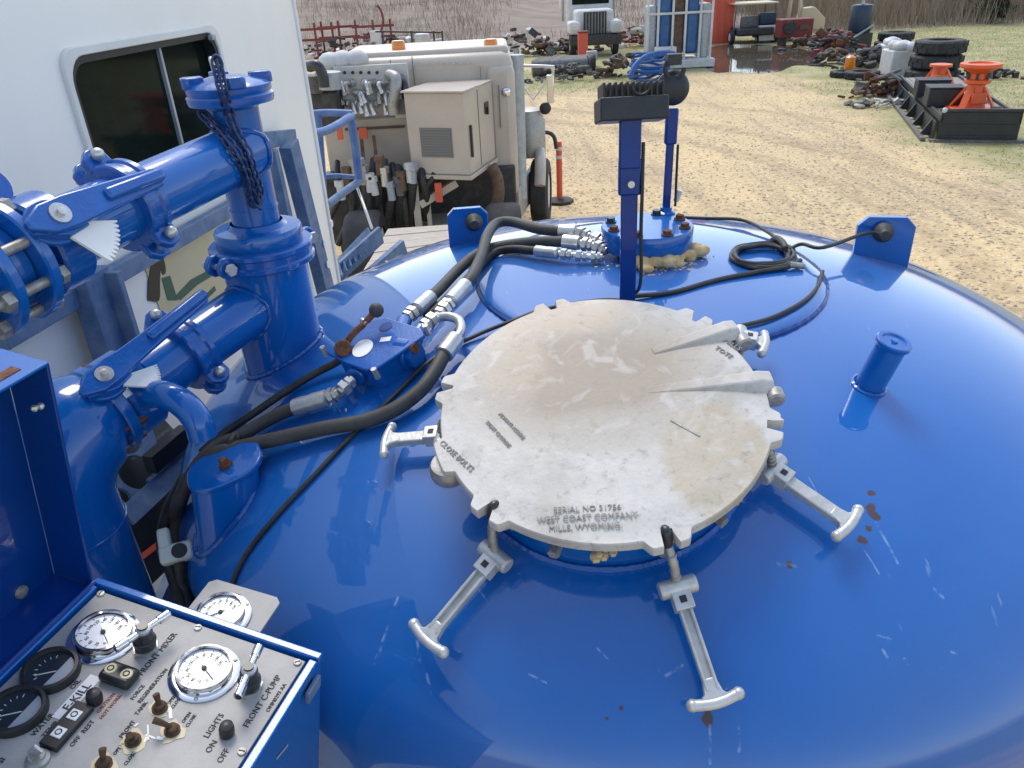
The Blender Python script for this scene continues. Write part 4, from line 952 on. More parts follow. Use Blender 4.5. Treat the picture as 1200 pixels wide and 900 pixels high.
# cover standing open on its hinge
CH, CD = .343, .058
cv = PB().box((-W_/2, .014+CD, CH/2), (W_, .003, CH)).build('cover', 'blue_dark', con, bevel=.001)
PB().box((.003, .014+CD/2, CH/2), (.004, CD, CH)).build('cover_end', 'blue_dark', cv, bevel=.001)
PB().box((-W_/2, .014+CD/2, CH+.002), (W_+.006, CD+.004, .004)).build('cover_top', 'blue', cv, bevel=.001)
PB().box((-W_/2, .014+CD/2, .002), (W_, CD, .004)).build('cover_lip', 'blue_dark', cv, bevel=.001)
PB().cyl((-W_, .012, .006), (.004, .012, .006), .0045, n=10).build('hinge', 'blue_dark', cv)
for x, z in ((-.008, .295), (-.016, .297)): PB().ball((x-.004, .02, z), .0042, 8).build('rivet', 'zinc', cv)
PB().lathe((-.052, .07, .02), (0, -1, 0), [(.009, 0), (.008, .004), (.0, .006)], 14).build('cover_bolt', 'zinc_dull', cv)
PB().box((-.04, .03, CH+.0045), (.035, .012, .001)).build('rust_patch', 'rust', cv)
for x, y in ((-.006, -.006), (-.007, -.150), (-.008, -.291), (-.135, -.293), (-.134, -.007)):
    s_ = PB().lathe((x, y, .002), (0, 0, 1), [(.0052, 0), (.0046, .0022), (0, .003)], 14).build('screw', 'zinc_dull', plate)
    PB().box((x, y, .0049), (.007, .0012, .0006), Matrix.Rotation(rnd.random()*3, 3, 'Z')).build('screw_slot', 'ink', plate)
def gauge(x, y, par=None, mtx=None, seed=1, needle=-100):
    m = (mtx or PMX) @ Matrix.Translation((x, y, .002)); G = lambda: MB(m)
    fg = G().lathe((0, 0, 0), (0, 0, 1), [(.0415, 0), (.0415, .0016), (.0405, .0024), (.032, .0026)], 56, True, False).build('gauge_flange', 'chrome', par)
    G().lathe((0, 0, .0024), (0, 0, 1), [(.0335, 0), (.0335, .009), (.0325, .0115), (.0295, .0120), (.0285, .0095)], 56, False, False).build('gauge_bezel', 'chrome', fg)
    f = G().lathe((0, 0, .003), (0, 0, 1), [(.0288, 0), (.0288, .006)], 48).build('dial', 'gauge_face', fg)
    for k in range(11):
        a = R_(225-27*k); c = Vector((math.cos(a), math.sin(a), 0))
        text(str(k*20), .0058, m @ Matrix.Translation(c*.0185+Vector((0, 0, .0093))), 'ink', f, 'numeral', .0001)
        G().bar(c*.0235+Vector((0, 0, .0093)), c*.0268+Vector((0, 0, .0093)), .0009, .0004).build('tick', 'ink', f)
    a = R_(needle); c = Vector((math.cos(a), math.sin(a), 0))
    G().bar(-c*.006+Vector((0, 0, .0102)), c*.021+Vector((0, 0, .0102)), .0013, .0006).build('needle', 'ink', f)
    G().lathe((0, 0, .009), (0, 0, 1), [(.003, 0), (.003, .002), (0, .0025)], 14).build('needle_hub', 'ink', f)
    for k in range(3):
        a = R_(80+120*k); c = Vector((math.cos(a), math.sin(a), 0))*.0372
        G().lathe(c+Vector((0, 0, .0024)), (0, 0, 1), [(.0026, 0), (.0022, .0016), (0, .002)], 10).build('screw', 'zinc_dull', fg)
    return fg
gauge(-.061, -.056, plate, needle=-125); gauge(-.062, -.197, plate, needle=-118)
def dark_gauge(x, y, nm):
    m = PMX @ Matrix.Translation((x, y, .002)); G = lambda: MB(m)
    r = G().lathe((0, 0, 0), (0, 0, 1), [(.0315, 0), (.0315, .006), (.0295, .011), (.026, .0115), (.025, .007)], 48, True, False).build('gauge_bezel', 'black_plastic', plate)
    G().lathe((0, 0, .002), (0, 0, 1), [(.0255, 0), (.0255, .0045)], 40).build('dial', 'gauge_dark', r)
    G().prism([(.0235*math.cos(a), .0235*math.sin(a)-.001) for a in [R_(200+140*i/14) for i in range(15)]], .0066, .0072).build('dial_mask', 'steel_grey', r)
    for k in range(7):
        a = R_(150-20*k); c = Vector((math.cos(a), math.sin(a)*.9-.15, 0))
        G().bar(c*.017+Vector((0, 0, .0068)), c*.021+Vector((0, 0, .0068)), .0008, .0004).build('tick', 'label_white', r)
    a = R_(128); c = Vector((math.cos(a), math.sin(a), 0)); o = Vector((0, -.008, .0072))
    G().bar(o, o+c*.022, .001, .0005).build('needle', 'label_white', r)
dark_gauge(-.125, -.037, 'oil'); dark_gauge(-.180, -.042, 'water')
def tknob(x, y, ang):
    m = PMX @ Matrix.Translation((x, y, .002)) @ Matrix.Rotation(R_(ang), 4, 'Z'); G = lambda: MB(m)
    k = G().hexa((0, 0, 0), (0, 0, .007), .0155).build('needle_valve', 'zinc', plate)
    G().lathe((0, 0, .007), (0, 0, 1), [(.0125, 0), (.0125, .006), (.0135, .007), (.0135, .012), (.0115, .013), (.0105, .026), (.006, .028), (.006, .036)], 24).build('knurled_stem', 'black_metal', k)
    G().cyl((-.036, 0, .034), (.036, 0, .034), .0045, n=14, c=.001).build('tee_bar', 'chrome', k)
    for s_ in (-1, 1): G().cyl((s_*.020, 0, .034), (s_*.036, 0, .034), .0058, n=14, c=.001).build('bar_sleeve', 'chrome', k)
    G().lathe((0, 0, .028), (0, 0, 1), [(.0085, 0), (.009, .010), (.006, .012), (.003, .012), (.003, .0105)], 18).build('bar_boss', 'zinc', k)
tknob(-.058, -.113, -18); tknob(-.062, -.258, 12)
# two-button switch block
bs = PB().box((-.104, -.113, .009), (.026, .041, .014)).build('push_button_block', 'black_plastic', plate, bevel=.005)
for s_ in (-1, 1):
    e = PB().lathe((-.104, -.113+s_*.0105, .0158), (0, 0, 1), [(.0072, 0), (.0066, .0014), (0, .0016)], 24).build('push_button', 'cream', bs)
    PB().torus((-.104, -.113+s_*.0105, .0176), (0, 0, 1), .0034, .0007, 18, 5).build('button_mark', 'ink', e)
# double rocker
rk = PB().box((-.176, -.104, .006), (.056, .022, .008)).build('rocker_plate', 'black_plastic', plate, bevel=.001)
for s_ in (-1, 1):
    e = PB().box((-.176+s_*.0115, -.104, .0105), (.0125, .0125, .002)).build('rocker_key', 'label_white', rk, bevel=.0008)
    PB().torus((-.176+s_*.0115, -.104, .0118), (0, 0, 1), .0032, .0006, 14, 5).build('key_mark', 'ink', e)
PB().box((-.141, -.086, .0024), (.060, .0150, .0006)).build('stuck_label', 'label_white', plate)
# toggles
def toggle(x, y, mt, ang=0, L_=.014, ring=True):
    m = PMX @ Matrix.Translation((x, y, .002)); G = lambda: MB(m)
    k = G().lathe((0, 0, 0), (0, 0, 1), [(.0088, 0), (.0088, .003), (.0062, .0035), (.0062, .008), (.004, .009)], 12).build('toggle_switch', mt, plate)
    G().tube([(0, 0, .007), (L_*.4*math.cos(R_(ang)), L_*.4*math.sin(R_(ang)), .013), (L_*math.cos(R_(ang)), L_*math.sin(R_(ang)), .020)], .003, 8, 3, rr=lambda t: .0022+.0018*t).build('toggle_lever', mt, k)
    if ring:
        rl = random.Random(int(abs(x)*1e4)); pts = [((.013+rl.uniform(-.004, .004))*math.cos(a), (.013+rl.uniform(-.004, .004))*math.sin(a)) for a in [i*2*math.pi/18 for i in range(18)]]
        G().prism(pts, .0004, .0007).build('rust_stain', 'cream', plate)
toggle(-.121, -.179, 'rust_dark', 60, .006); toggle(-.140, -.209, 'rust_dark', 110, .018); toggle(-.165, -.178, 'rust_dark', 200, .006); toggle(-.198, -.168, 'rust_dark', 30, .006)
def pknob(x, y, r0=.0085):
    m = PMX @ Matrix.Translation((x, y, .002)); MB(m).lathe((0, 0, 0), (0, 0, 1), [(r0*.9, 0), (r0, .003), (r0, .010), (r0*.85, .0165), (r0*.3, .0185), (0, .0186)], 18).build('push_knob', 'black_plastic', plate)
pknob(-.139, -.108, .0088); pknob(-.122, -.266, .0086)
for k in range(9):      # flaked paint scraps between the toggles
    rl = random.Random(40+k); x, y = -.145+rl.uniform(-.03, .03), -.188+rl.uniform(-.026, .026)
    PB().box((x, y, .0025), (rl.uniform(.004, .022), rl.uniform(.0012, .004), .0005), Matrix.Rotation(rl.uniform(0, 3), 3, 'Z')).build('paint_flake', 'label_white', plate)
# key on its lock
kk = PB().lathe((-.217, -.103, .002), (0, 0, 1), [(.012, 0), (.012, .004), (.008, .006), (.008, .010)], 18).build('key_lock', 'zinc_dull', plate)
PB().box((-.217, -.103, .018), (.003, .012, .022), Matrix.Rotation(.6, 3, 'X')).build('key', 'zinc', kk, bevel=.001)
def ptext(s_, size, x, y, mt='ink', al='CENTER'): text(s_, size, PMX @ Matrix.Translation((x, y, .0024)), mt, plate, align=al)
ptext('FRONT MIXER', .0105, -.058, -.130); ptext('FORCE', .0068, -.112, -.143); ptext('REGENERATION', .0068, -.098, -.153)
ptext('FRONT C-PUMP', .0105, -.070, -.280); ptext('OMM0293 AA', .0068, -.061, -.2925)
ptext('LIGHTS', .0098, -.118, -.247); ptext('ON', .0098, -.141, -.259); ptext('OFF', .0098, -.146, -.277)
text('E-KILL', .0135, PMX @ Matrix.Translation((-.141, -.0862, .0030)), 'ink', plate)
ptext('OIL', .0085, -.128, -.0725); ptext('WATER', .0085, -.182, -.077); ptext('TEMP', .0085, -.184, -.0885)
ptext('OFF  REST', .0075, -.176, -.1225); ptext('CAUTION', .006, -.136, -.120, 'ink_red'); ptext('HOT WORK', .006, -.138, -.128, 'ink_red')
ptext('FRONT', .0068, -.155, -.163); ptext('TANK', .0068, -.128, -.160); ptext('OPEN', .0055, -.106, -.184); ptext('CLOSE', .0055, -.108, -.191)
ptext('OPEN', .0055, -.120, -.213); ptext('CLOSE', .0055, -.122, -.220); ptext('OPEN', .0055, -.178, -.170); ptext('CLOSE', .0055, -.183, -.188); ptext('PSI', .0085, -.232, -.07)
# side hinge bracket of the cabinet
PB().box((-.02, -H_-.019, -.02), (.03, .006, .02)).build('side_tab', 'blue_worn', con, bevel=.001)
PB().bar((-.10, -H_-.0145, -.05), (-.075, -H_-.0145, -.06), .003, .001).build('scratch', 'steel_grey', con)
# separate gauge plate behind the console
gp_o = atz(266, 722, 3.105); gpm = fr(gp_o, (.12, -.12, 1), kr)
gp = thing('gauge_plate', gp_o-Vector((0, 0, .3)), 'small grey plate with one round gauge peeking from behind the console', 'gauge')
gpl = MB(gpm).prism([(.052*x, .058*y) for x, y in ((-1, -.85), (-.85, -1), (.85, -1), (1, -.85), (1, .85), (.85, 1), (-.85, 1), (-1, .85))], -.003, .001).build('mounting_plate', 'panel_plate', gp)
gauge(-.004, .006, gp, gpm, needle=140)
MB(gpm).box((0, 0, -.15), (.05, .05, .29)).build('stand', 'blue_dark', gp)

# ================================================================ WHITE BOX BODY BESIDE THE TANK
def wx(y): return -1.3+.1228*y
WT = math.atan(.1228); wd = Vector((math.sin(WT), math.cos(WT), 0)); wn = Vector((math.cos(WT), -math.sin(WT), 0))
def WL(y, z, o=0): return Vector((wx(y), y, z))+wn*o
Y0, Y1, ZB, ZT = -1.2, 3.70, 1.2, 4.55
WM = fr(WL(Y0, 0), wn, wd)      # local x along the wall, y up, z outward
def wl(y): return (y-Y0)/math.cos(WT)
wt = thing('white_box_trailer', WL(1.2, ZB, -.6), 'white smooth-sided box trailer with dark sliding window and cream emblem panel', 'trailer')
win = (wl(2.04), wl(2.88), 3.30, 3.757)
xe = wl(Y1)
b = MB(WM)
# wall skin with a real window opening
for (x0, x1, z0, z1) in ((0, win[0], ZB, ZT), (win[1], xe-.03, ZB, ZT), (win[0], win[1], ZB, win[2]), (win[0], win[1], win[3], ZT)):
    b.box(((x0+x1)/2, (z0+z1)/2, -.02), (x1-x0, z1-z0, .04))
b.build('side_wall', 'white_paint', wt)
MB(WM).box((xe/2, (ZB+ZT)/2, -1.25), (xe-.06, ZT-ZB, 2.3)).build('box_core', 'white_trim', wt)
MB(WM).box((xe-.015, (ZB+ZT)/2, -.012), (.032, ZT-ZB, .040)).build('corner_trim', 'white_trim', wt, bevel=.006)
# window
def rrect(x0, x1, y0, y1, r, n=6):
    P = []
    for cx, cy, a in ((x1-r, y1-r, 0), (x0+r, y1-r, 90), (x0+r, y0+r, 180), (x1-r, y0+r, 270)):
        for k in range(n+1): t = R_(a+90*k/n); P.append((cx+r*math.cos(t), cy+r*math.sin(t)))
    return P
def frame_mesh(b, o, i, z0, z1):
    n = len(o); V = [(*p, z0) for p in o]+[(*p, z0) for p in i]+[(*p, z1) for p in o]+[(*p, z1) for p in i]
    F_ = []
    for k in range(n):
        j = (k+1) % n; F_ += [(k, j, n+j, n+k), (2*n+k, 2*n+j, 3*n+j, 3*n+k), (k, j, 2*n+j, 2*n+k), (n+k, n+j, 3*n+j, 3*n+k)]
    b.add(V, F_); return b
x0, x1, z0, z1 = win
wn_o = frame_mesh(MB(WM), rrect(x0-.018, x1+.018, z0-.018, z1+.018, .05), rrect(x0+.004, x1-.004, z0+.004, z1-.004, .07), -.006, .012).build('window', 'white_trim', wt, bevel=.004)
frame_mesh(MB(WM), rrect(x0+.003, x1-.003, z0+.003, z1-.003, .07), rrect(x0+.022, x1-.022, z0+.022, z1-.022, .055), -.03, .004).build('window_seal', 'rubber_seal', wn_o)
MB(WM).box(((x0+x1)/2, (z0+z1)/2, -.034), (x1-x0, z1-z0, .006)).build('pane', 'glass_dark', wn_o)
xm = x0+(x1-x0)*.60
MB(WM).box((xm, (z0+z1)/2, -.026), (.012, z1-z0-.03, .012)).build('sash_bar', 'steel_grey', wn_o)
MB(WM).box((x0+.045, (z0+z1)/2, -.027), (.010, z1-z0-.06, .010)).build('sash_bar', 'zinc_dull', wn_o)
MB(WM).box((x0+.07, z0+.13, -.022), (.022, .045, .012)).build('sash_latch', 'zinc_dull', wn_o)
MB(WM).box((x1-.055, z1-.02, .016), (.028, .016, .018)).build('clip', 'steel_grey', wn_o, bevel=.003)
# emblem panel, flat print
def wpt(px, py): p = WM.inverted() @ atp(px, py, WL(0, 3), wn); return (p.x, p.y)
ec = [wpt(*p) for p in ((166, 306), (272, 245), (318, 330), (200, 400))]
em = MB(WM).prism(ec, .0008, .003).build('emblem_panel', 'cream', wt)
arc = [wpt(*p) for p in ((172, 352), (173, 325), (177, 305), (184, 294), (190, 302), (193, 318), (189, 322), (187, 316), (186, 330), (185, 352))]
arc = [(q.x, q.y) for q in catmull([Vector((*p_, 0)) for p_ in arc+arc[:1]], 4)[:-1]]
MB(WM).prism(arc, .0032, .0042).build('emblem_arc', 'logo_black', em)
for P in (((188, 326), (198, 323), (207, 352), (195, 352)), ((203, 348), (222, 328), (248, 314), (250, 322), (230, 334), (210, 352)), ((240, 345), (250, 335), (252, 340), (242, 350))):
    MB(WM).prism([wpt(*p) for p in P], .0032, .0042).build('emblem_leaf', 'logo_green', em)

# ================================================================ WEATHERED BLUE FRAME BETWEEN TANK AND TRAILER
frm = thing('pipe_support_frame', WL(2.0, 1.2, .12), 'weathered pale blue steel support frame between the tank and the white trailer', 'frame')
def post(pxa, pxb, off, w, d, name='post', mt='blue_worn'):
    a = atp(*pxa, WL(0, 3, off), wn); bb = atp(*pxb, WL(0, 3, off), wn)
    return MB().bar(a, bb, w, d, wd).build(name, mt, frm, bevel=.003)
post((102, 318), (150, 470), .05, .10, .05); post((124, 318), (172, 470), .075, .02, .07)
post((338, 168), (402, 420), .08, .10, .05); post((318, 176), (368, 400), .06, .04, .04)
post((0, 398), (292, 232), .03, .05, .03, 'rail')
post((305, 165), (345, 160), .05, .06, .02, 'bracket')
for px, py in ((388, 262), (380, 285), (384, 310), (180, 268)):
    p = atp(px, py, WL(0, 3, .108), wn); MB().cyl(p, p+wn*.004, .017, n=18).build('punched_hole', 'label_white', frm)
# perforated beam lower down, beside the tank
BZ = 2.80
def bp(px, py, z=BZ): return atz(px, py, z)
bo = bp(160, 560); bdv = Vector((.35, .94, 0)).normalized(); bn = Vector((.75, -.28, .60)).normalized()
BM = fr(bo, bn, bdv)
def bl(px, py): p = BM.inverted() @ atp(px, py, bo, bn); return (p.x, p.y)
def holed(poly, holes, z0, z1, name, mt):
    bm = bmesh.new()
    vs_ = [bm.verts.new((*p, 0)) for p in poly]; ed_ = [bm.edges.new((vs_[i], vs_[(i+1) % len(vs_)])) for i in range(len(vs_))]
    for (c, r) in holes:
        hv_ = [bm.verts.new((c[0]+r*math.cos(2*math.pi*i/24), c[1]+r*math.sin(2*math.pi*i/24), 0)) for i in range(24)]
        ed_ += [bm.edges.new((hv_[i], hv_[(i+1) % 24])) for i in range(24)]
    bmesh.ops.triangle_fill(bm, use_beauty=True, edges=ed_)
    g_ = bmesh.ops.extrude_face_region(bm, geom=bm.faces[:]); bmesh.ops.translate(bm, verts=[v for v in g_['geom'] if isinstance(v, bmesh.types.BMVert)], vec=(0, 0, z0))
    bm.verts.index_update(); b = MB(BM); b.add([v.co.copy() for v in bm.verts], [[v.index for v in f.verts] for f in bm.faces]); bm.free()
    return b.build(name, mt, frm, ang=30)
holed([bl(*p) for p in ((128, 492), (178, 500), (192, 545), (232, 520), (248, 560), (160, 655), (120, 600))], [(bl(160, 553), .046), (bl(148, 515), .040), (bl(178, 562), .010), (bl(140, 585), .03)], -.012, 0, 'perforated_web', 'blue_worn')
MB(BM).box((bl(165, 575)[0], bl(165, 575)[1], -.08), (.5, .4, .01)).build('hole_shade_sheet', 'black_metal', frm)  # added black sheet, its colour standing for the shade inside the web's holes
b = MB(); b.bar(bp(148, 606), bp(262, 500), .012, .05, bn); b.build('web_flange', 'blue_worn', frm)
b = MB(); b.bar(bp(150, 665), bp(215, 615), .01, .012, bn); b.build('red_edge', 'orange_red', frm)
b = MB(); b.bar(bp(185, 760, 2.7), bp(250, 610, 2.7), .16, .02, (0, 0, 1)); b.build('lower_web', 'blue_worn', frm)
b = MB(); b.bar(bp(175, 545, 2.86), bp(218, 508, 2.86), .05, .03, (0, 0, 1)); b.build('cross_bar', 'black_metal', frm)
# white hose clamp block on the tank side
hc = D(208, 648, .02)
cb_ = thing('hose_clamp', hc, 'off white plastic clamp block holding two black hoses beside the tank', 'clamp')
cmx = fr(hc, (.2, -.6, .75), (.9, .3, 0))
MB(cmx).box((0, 0, 0), (.060, .034, .030)).build('clamp_block', 'cream_plastic', cb_, bevel=.006)
MB(cmx).box((-.018, .03, .004), (.022, .04, .02)).build('clamp_arm', 'cream_plastic', cb_, bevel=.005)
MB(cmx).lathe((.006, 0, .015), (0, 0, 1), [(.014, 0), (.014, .001)], 20).build('clamp_bore', 'ink', cb_)
hose([D(210, 655, .015), D(216, 690, .0), D(224, 730, -.03), D(230, 800, -.08)], .0125, 'black hose dropping from the white clamp block behind the console', mt='rubber')
hose([D(216, 560, .055), D(196, 600, .03), D(190, 640, .01), D(204, 680, -.02), D(214, 720, -.05)], .011, 'black ribbed hose looping outside the white clamp block', mt='rubber')

# ================================================================ WALKWAY AND HANDRAIL BEYOND THE TRAILER
wk = thing('blue_handrail', aty(420, 250, 4.4), 'blue tubular handrail with open steps beyond the white trailer corner', 'handrail')
def rail(px, y, r0, name='rail', mt='blue_rail'):
    MB().tube([aty(p[0], p[1], p[2] if len(p) > 2 else y) for p in px], r0, 12, 4).build(name, mt, wk)
rail([(352, 160, 3.9), (385, 152, 4.2), (412, 136, 4.6)], 4.2, .022)
rail([(356, 134, 4.6), (385, 132, 4.6), (413, 133, 4.6)], 4.6, .02)
rail([(411, 136, 4.6), (416, 172, 4.6), (421, 212, 4.6)], 4.6, .024)
rail([(384, 240, 4.2), (402, 226, 4.4), (422, 212, 4.6)], 4.2, .022, mt='blue_worn')
rail([(372, 134, 4.6), (376, 180, 4.6), (380, 240, 4.6)], 4.6, .022)
rail([(370, 208, 4.7), (395, 206, 4.7), (420, 208, 4.7)], 4.7, .014)
rail([(418, 218, 4.6), (428, 245, 4.4), (436, 268, 4.3)], 4.4, .008, 'safety_wire', 'zinc')
for k in range(7):
    a = aty(396+7*k, 322-9*k, 4.0+.07*k); c = aty(412+6*k, 325-8.5*k, 4.0+.07*k)
b = MB(); 
for k in range(8):
    t = k/7; a = aty(392+36*t, 308-38*t, 3.95+.4*t); c = aty(398+38*t, 326-38*t, 3.85+.4*t)
    MB().bar(a, c, .012, .05, wd).build('tread_bar', 'blue_worn', wk)
MB().bar(aty(385, 330, 3.85), aty(446, 275, 4.3), .10, .02, (0, 0, 1)).build('tread_plate', 'blue_worn', wk)
MB().bar(aty(420, 340, 3.9), aty(474, 292, 4.25), .12, .03, (0, 0, 1)).build('step', 'blue_worn', wk)

# pale timber deck of the next flatbed
dk = thing('flatbed_deck', atz(500, 290, 1.2), 'pale timber deck planks beyond the blue steps', 'deck')
dA, dB, dC, dD = atz(418, 330, 1.2), atz(560, 300, 1.2), atz(545, 262, 1.2), atz(455, 268, 1.2)
for k in range(6):
    t0, t1 = k/6+.006, (k+1)/6-.006; q = [dA.lerp(dD, t0), dB.lerp(dC, t0), dB.lerp(dC, t1), dA.lerp(dD, t1)]
    MB().prism([(p.x, p.y) for p in q], 1.15, 1.2+.004*(k % 2)).build('plank', 'wood_pale', dk, bevel=.004)
MB().prism([(p.x, p.y) for p in (dA, dB, dC, dD)], 1.02, 1.145).build('deck_frame', 'blue_worn', dk)
# ================================================================ THE YARD BEHIND
def bxp(px0, py0, px1, py1, y, dep, name, mt, par, bevel=0, yaw=0):
    a, c = aty(px0, (py0+py1)/2, y), aty(px1, (py0+py1)/2, y); t, d_ = aty((px0+px1)/2, py0, y), aty((px0+px1)/2, py1, y)
    m = Matrix.Translation(((a.x+c.x)/2, y, (t.z+d_.z)/2)) @ Matrix.Rotation(yaw, 4, 'Z')
    return MB(m).box((0, dep/2, 0), (abs(c.x-a.x), dep, abs(t.z-d_.z))).build(name, mt, par, bevel=bevel)
def wheel(c, ax, r, w, par, mt='tyre', rim='scrap_white', name='wheel'):
    c = Vector(c); ax = Vector(ax).normalized()
    o = MB().lathe(c-ax*w/2, ax, [(r*.58, .02*w), (r*.66, 0), (r*.9, .02*w), (r*.98, .12*w), (r, .25*w), (r, .75*w), (r*.98, .88*w), (r*.9, .98*w), (r*.66, w), (r*.58, .98*w)], 40, False, False).build(name, mt, par)
    MB().lathe(c-ax*w*.42, ax, [(r*.6, 0), (r*.55, w*.05), (r*.50, w*.2), (r*.25, w*.25), (r*.2, w*.3), (r*.2, w*.55), (r*.25, w*.6), (r*.5, w*.65), (r*.55, w*.8), (r*.6, w*.84)], 28).build('rim', rim, o)
    for k in range(22):     # tread blocks
        a = 2*math.pi*k/22; m = fr(c, ax); p = m @ Vector((r*1.0*math.cos(a), r*1.0*math.sin(a), 0)); u = (p-c).normalized()
        pass
    return o
# ---- tan truck
tt = thing('tan_truck', (-.9, 13.0, 0), 'tan work truck seen from behind its cab with hydraulic manifold and amber beacons', 'truck')
cabb = bxp(388, 66, 604, 205, 11.75, 1.7, 'cab', 'tan', tt, .16)
bxp(400, 58, 596, 70, 11.95, 1.35, 'roof', 'tan', tt, .06)
p0 = aty(578, 206, 11.7)
bxp(571, 75, 606, 232, 11.70, .35, 'cab_corner', 'tan', tt, .12)
bxp(382, 140, 490, 200, 11.55, .12, 'rear_panel', 'tan', tt, .02)
bxp(404, 149, 474, 151.5, 11.50, .04, 'seam_strip', 'scrap_brown', tt)
cA, cB = aty(476, 156, 10.75), aty(548, 156, 10.75); zt_, zb_ = aty(512, 108, 10.75).z, aty(512, 205, 10.75).z; CY = R_(-19)
cw = (cB.x-cA.x)/math.cos(CY); ch_ = zt_-zb_
CBM = Matrix.Translation(((cA.x+cB.x)/2, 10.75, (zt_+zb_)/2)) @ Matrix.Rotation(CY, 4, 'Z'); CB = lambda: MB(CBM)
cbn = CB().box((0, .55, 0), (cw, 1.1, ch_)).build('cabinet', 'tan', tt, bevel=.02)
vx, vz = -.02*cw, .02
CB().box((vx, -.004, -.10*ch_), (cw*.53, .012, ch_*.36)).build('vent_panel', 'tan_grille', cbn)
for k in range(11): CB().box((vx, -.016, -.10*ch_-ch_*.165+ch_*.033*k), (cw*.5, .014, .018)).build('louvre', 'tan_grille', cbn)
CB().box((0, .55, -ch_/2-.03), (cw+.06, 1.16, .06)).build('cabinet_base', 'tan', cbn, bevel=.01)
CB().box((0, .20, ch_/2+.012), (cw+.03, .52, .024)).build('lid_half', 'tan', cbn, bevel=.005)
CB().box((0, .78, ch_/2+.008), (cw+.03, .60, .016)).build('lid_half', 'tan', cbn, bevel=.005)
rx_ = cw/2
for (yy, z_, h_) in ((.10, -.10, .42), (.80, .18, .10)): CB().box((rx_+.02, yy, z_), (.03, .03, h_)).build('door_handle', 'black_metal', cbn)
CB().box((rx_+.006, .80, .22), (.012, .16, .15)).build('latch_recess', 'black_metal', cbn)
CB().box((rx_+.004, .47, 0), (.008, .012, ch_*.94)).build('door_seam', 'tan_grille', cbn)
mfd = bxp(394, 76, 480, 131, 11.40, .06, 'manifold_plate', 'manifold', tt, .01)
bxp(462, 112, 487, 138, 11.25, .08, 'window_guard', 'manifold', tt, .01); bxp(466, 116, 483, 134, 11.235, .03, 'guard_mesh', 'tan_grille', tt)
rf = random.Random(12)
for rrow, yy in enumerate((97, 109, 121)):
    for k in range(6):
        c = aty(402+12.5*k+2*rrow, yy, 11.38); b = MB(); d_ = Vector((rf.uniform(-.1, .1), -.09, 0)); e = c+d_; f_ = e+Vector((rf.uniform(.0, .05), -.03, -.11-.04*rf.random()))
        b.tube([c, e, (e+f_)/2+Vector((0, -.02, 0)), f_], .034, 10, 3); b.cyl(c, c+d_*.5, .055, n=8); b.hexa(f_-(f_-e)*.25, f_+(f_-e)*.1, .048); b.build('fitting', 'zinc' if rf.random() < .8 else 'zinc_dull', mfd)
for k in range(5): c = aty(404+9.5*k, 85, 11.38); MB().cyl(c, c-Vector((0, .03, 0)), .022, n=8).build('port_hole', 'ink', mfd)
c = aty(462, 96, 11.3)
MB().tube([aty(456, 88, 11.3), aty(464, 92, 11.15), aty(463, 108, 11.1), aty(460, 122, 11.1), aty(462, 134, 11.1)], .075, 12, 4).build('hose', 'zinc_dull', tt)
MB().tube([aty(470, 90, 11.3), aty(474, 100, 11.2), aty(475, 115, 11.2)], .05, 10, 4).build('hose', 'black_metal', tt)
for k, (px, py) in enumerate(((387, 73), (402, 71), (418, 70))):
    MB().ball(aty(px, py, 11.6), .17, 12, (1, 1, .8)).build('air_tank', 'scrap_white', tt)
MB().tube([aty(362, 78, 10.8), aty(372, 77, 10.7), aty(378, 88, 10.7), aty(380, 102, 10.7)], .07, 10, 4).build('air_hose', 'black_metal', tt)
MB().cyl(aty(384, 84, 11), aty(386, 104, 11), .17, n=20).build('filter_can', 'steel_grey', tt)
MB().cyl(aty(366, 88, 11), aty(368, 108, 11), .16, n=20).build('filter_can', 'scrap_grey', tt)
bxp(362, 108, 396, 150, 10.9, .5, 'pump_block', 'dark_engine', tt, .03)
for px0, py0, px1, py1 in ((457, 70, 458, 76), (484, 66, 485, 105), (566, 78, 567, 200), (585, 100, 586.2, 150)): bxp(px0, py0, px1, py1, 11.68 if px0 > 560 else 11.73, .02, 'panel_seam', 'tan_grille', tt)
for k in range(9): MB().cyl(aty(492+8*k, 74, 11.74), aty(492+8*k, 74, 11.70), .018, n=8).build('rivet', 'tan', tt)
# engine, pumps and hoses under the deck
bxp(392, 200, 606, 292, 11.6, 1.6, 'chassis', 'dark_engine', tt, .03)
bxp(380, 205, 470, 285, 11.2, .4, 'pump_set', 'dark_engine', tt, .05)
for k in range(15):
    x0 = 398+7.5*k+rf.uniform(-3, 3); z_ = rf.uniform(184, 205)
    MB().tube([aty(x0, z_, 11.0), aty(x0+rf.uniform(-4, 8), z_+14, 10.8), aty(x0+rf.uniform(-6, 10), z_+38, 10.8), aty(x0+rf.uniform(-14, 16), z_+70+rf.uniform(-10, 14), 11.0)], rf.uniform(.035, .065), 10, 4).build('hose', 'rubber' if rf.random() < .75 else 'rubber_grey', tt)
for k in range(14):
    px, py = 400+6.5*k+rf.uniform(-3, 3), 186+rf.uniform(-4, 34); a = aty(px, py, 10.72)
    b = MB(); b.cyl(a, a+Vector((rf.uniform(-.03, .03), 0, -.20)), .055, n=12); b.hexa(a+Vector((0, 0, -.02)), a+Vector((0, 0, .06)), .075); b.build('coupler', rf.choice(('zinc_dull', 'scrap_grey', 'zinc', 'steel_grey', 'scrap_brown', 'scrap_white')), tt)
for px, py0, py1 in ((423, 158, 186), (438, 160, 186)): MB().bar(aty(px, py0, 11.4), aty(px+3, py1, 11.1), .05, .05).build('lever', 'scrap_brown', tt)
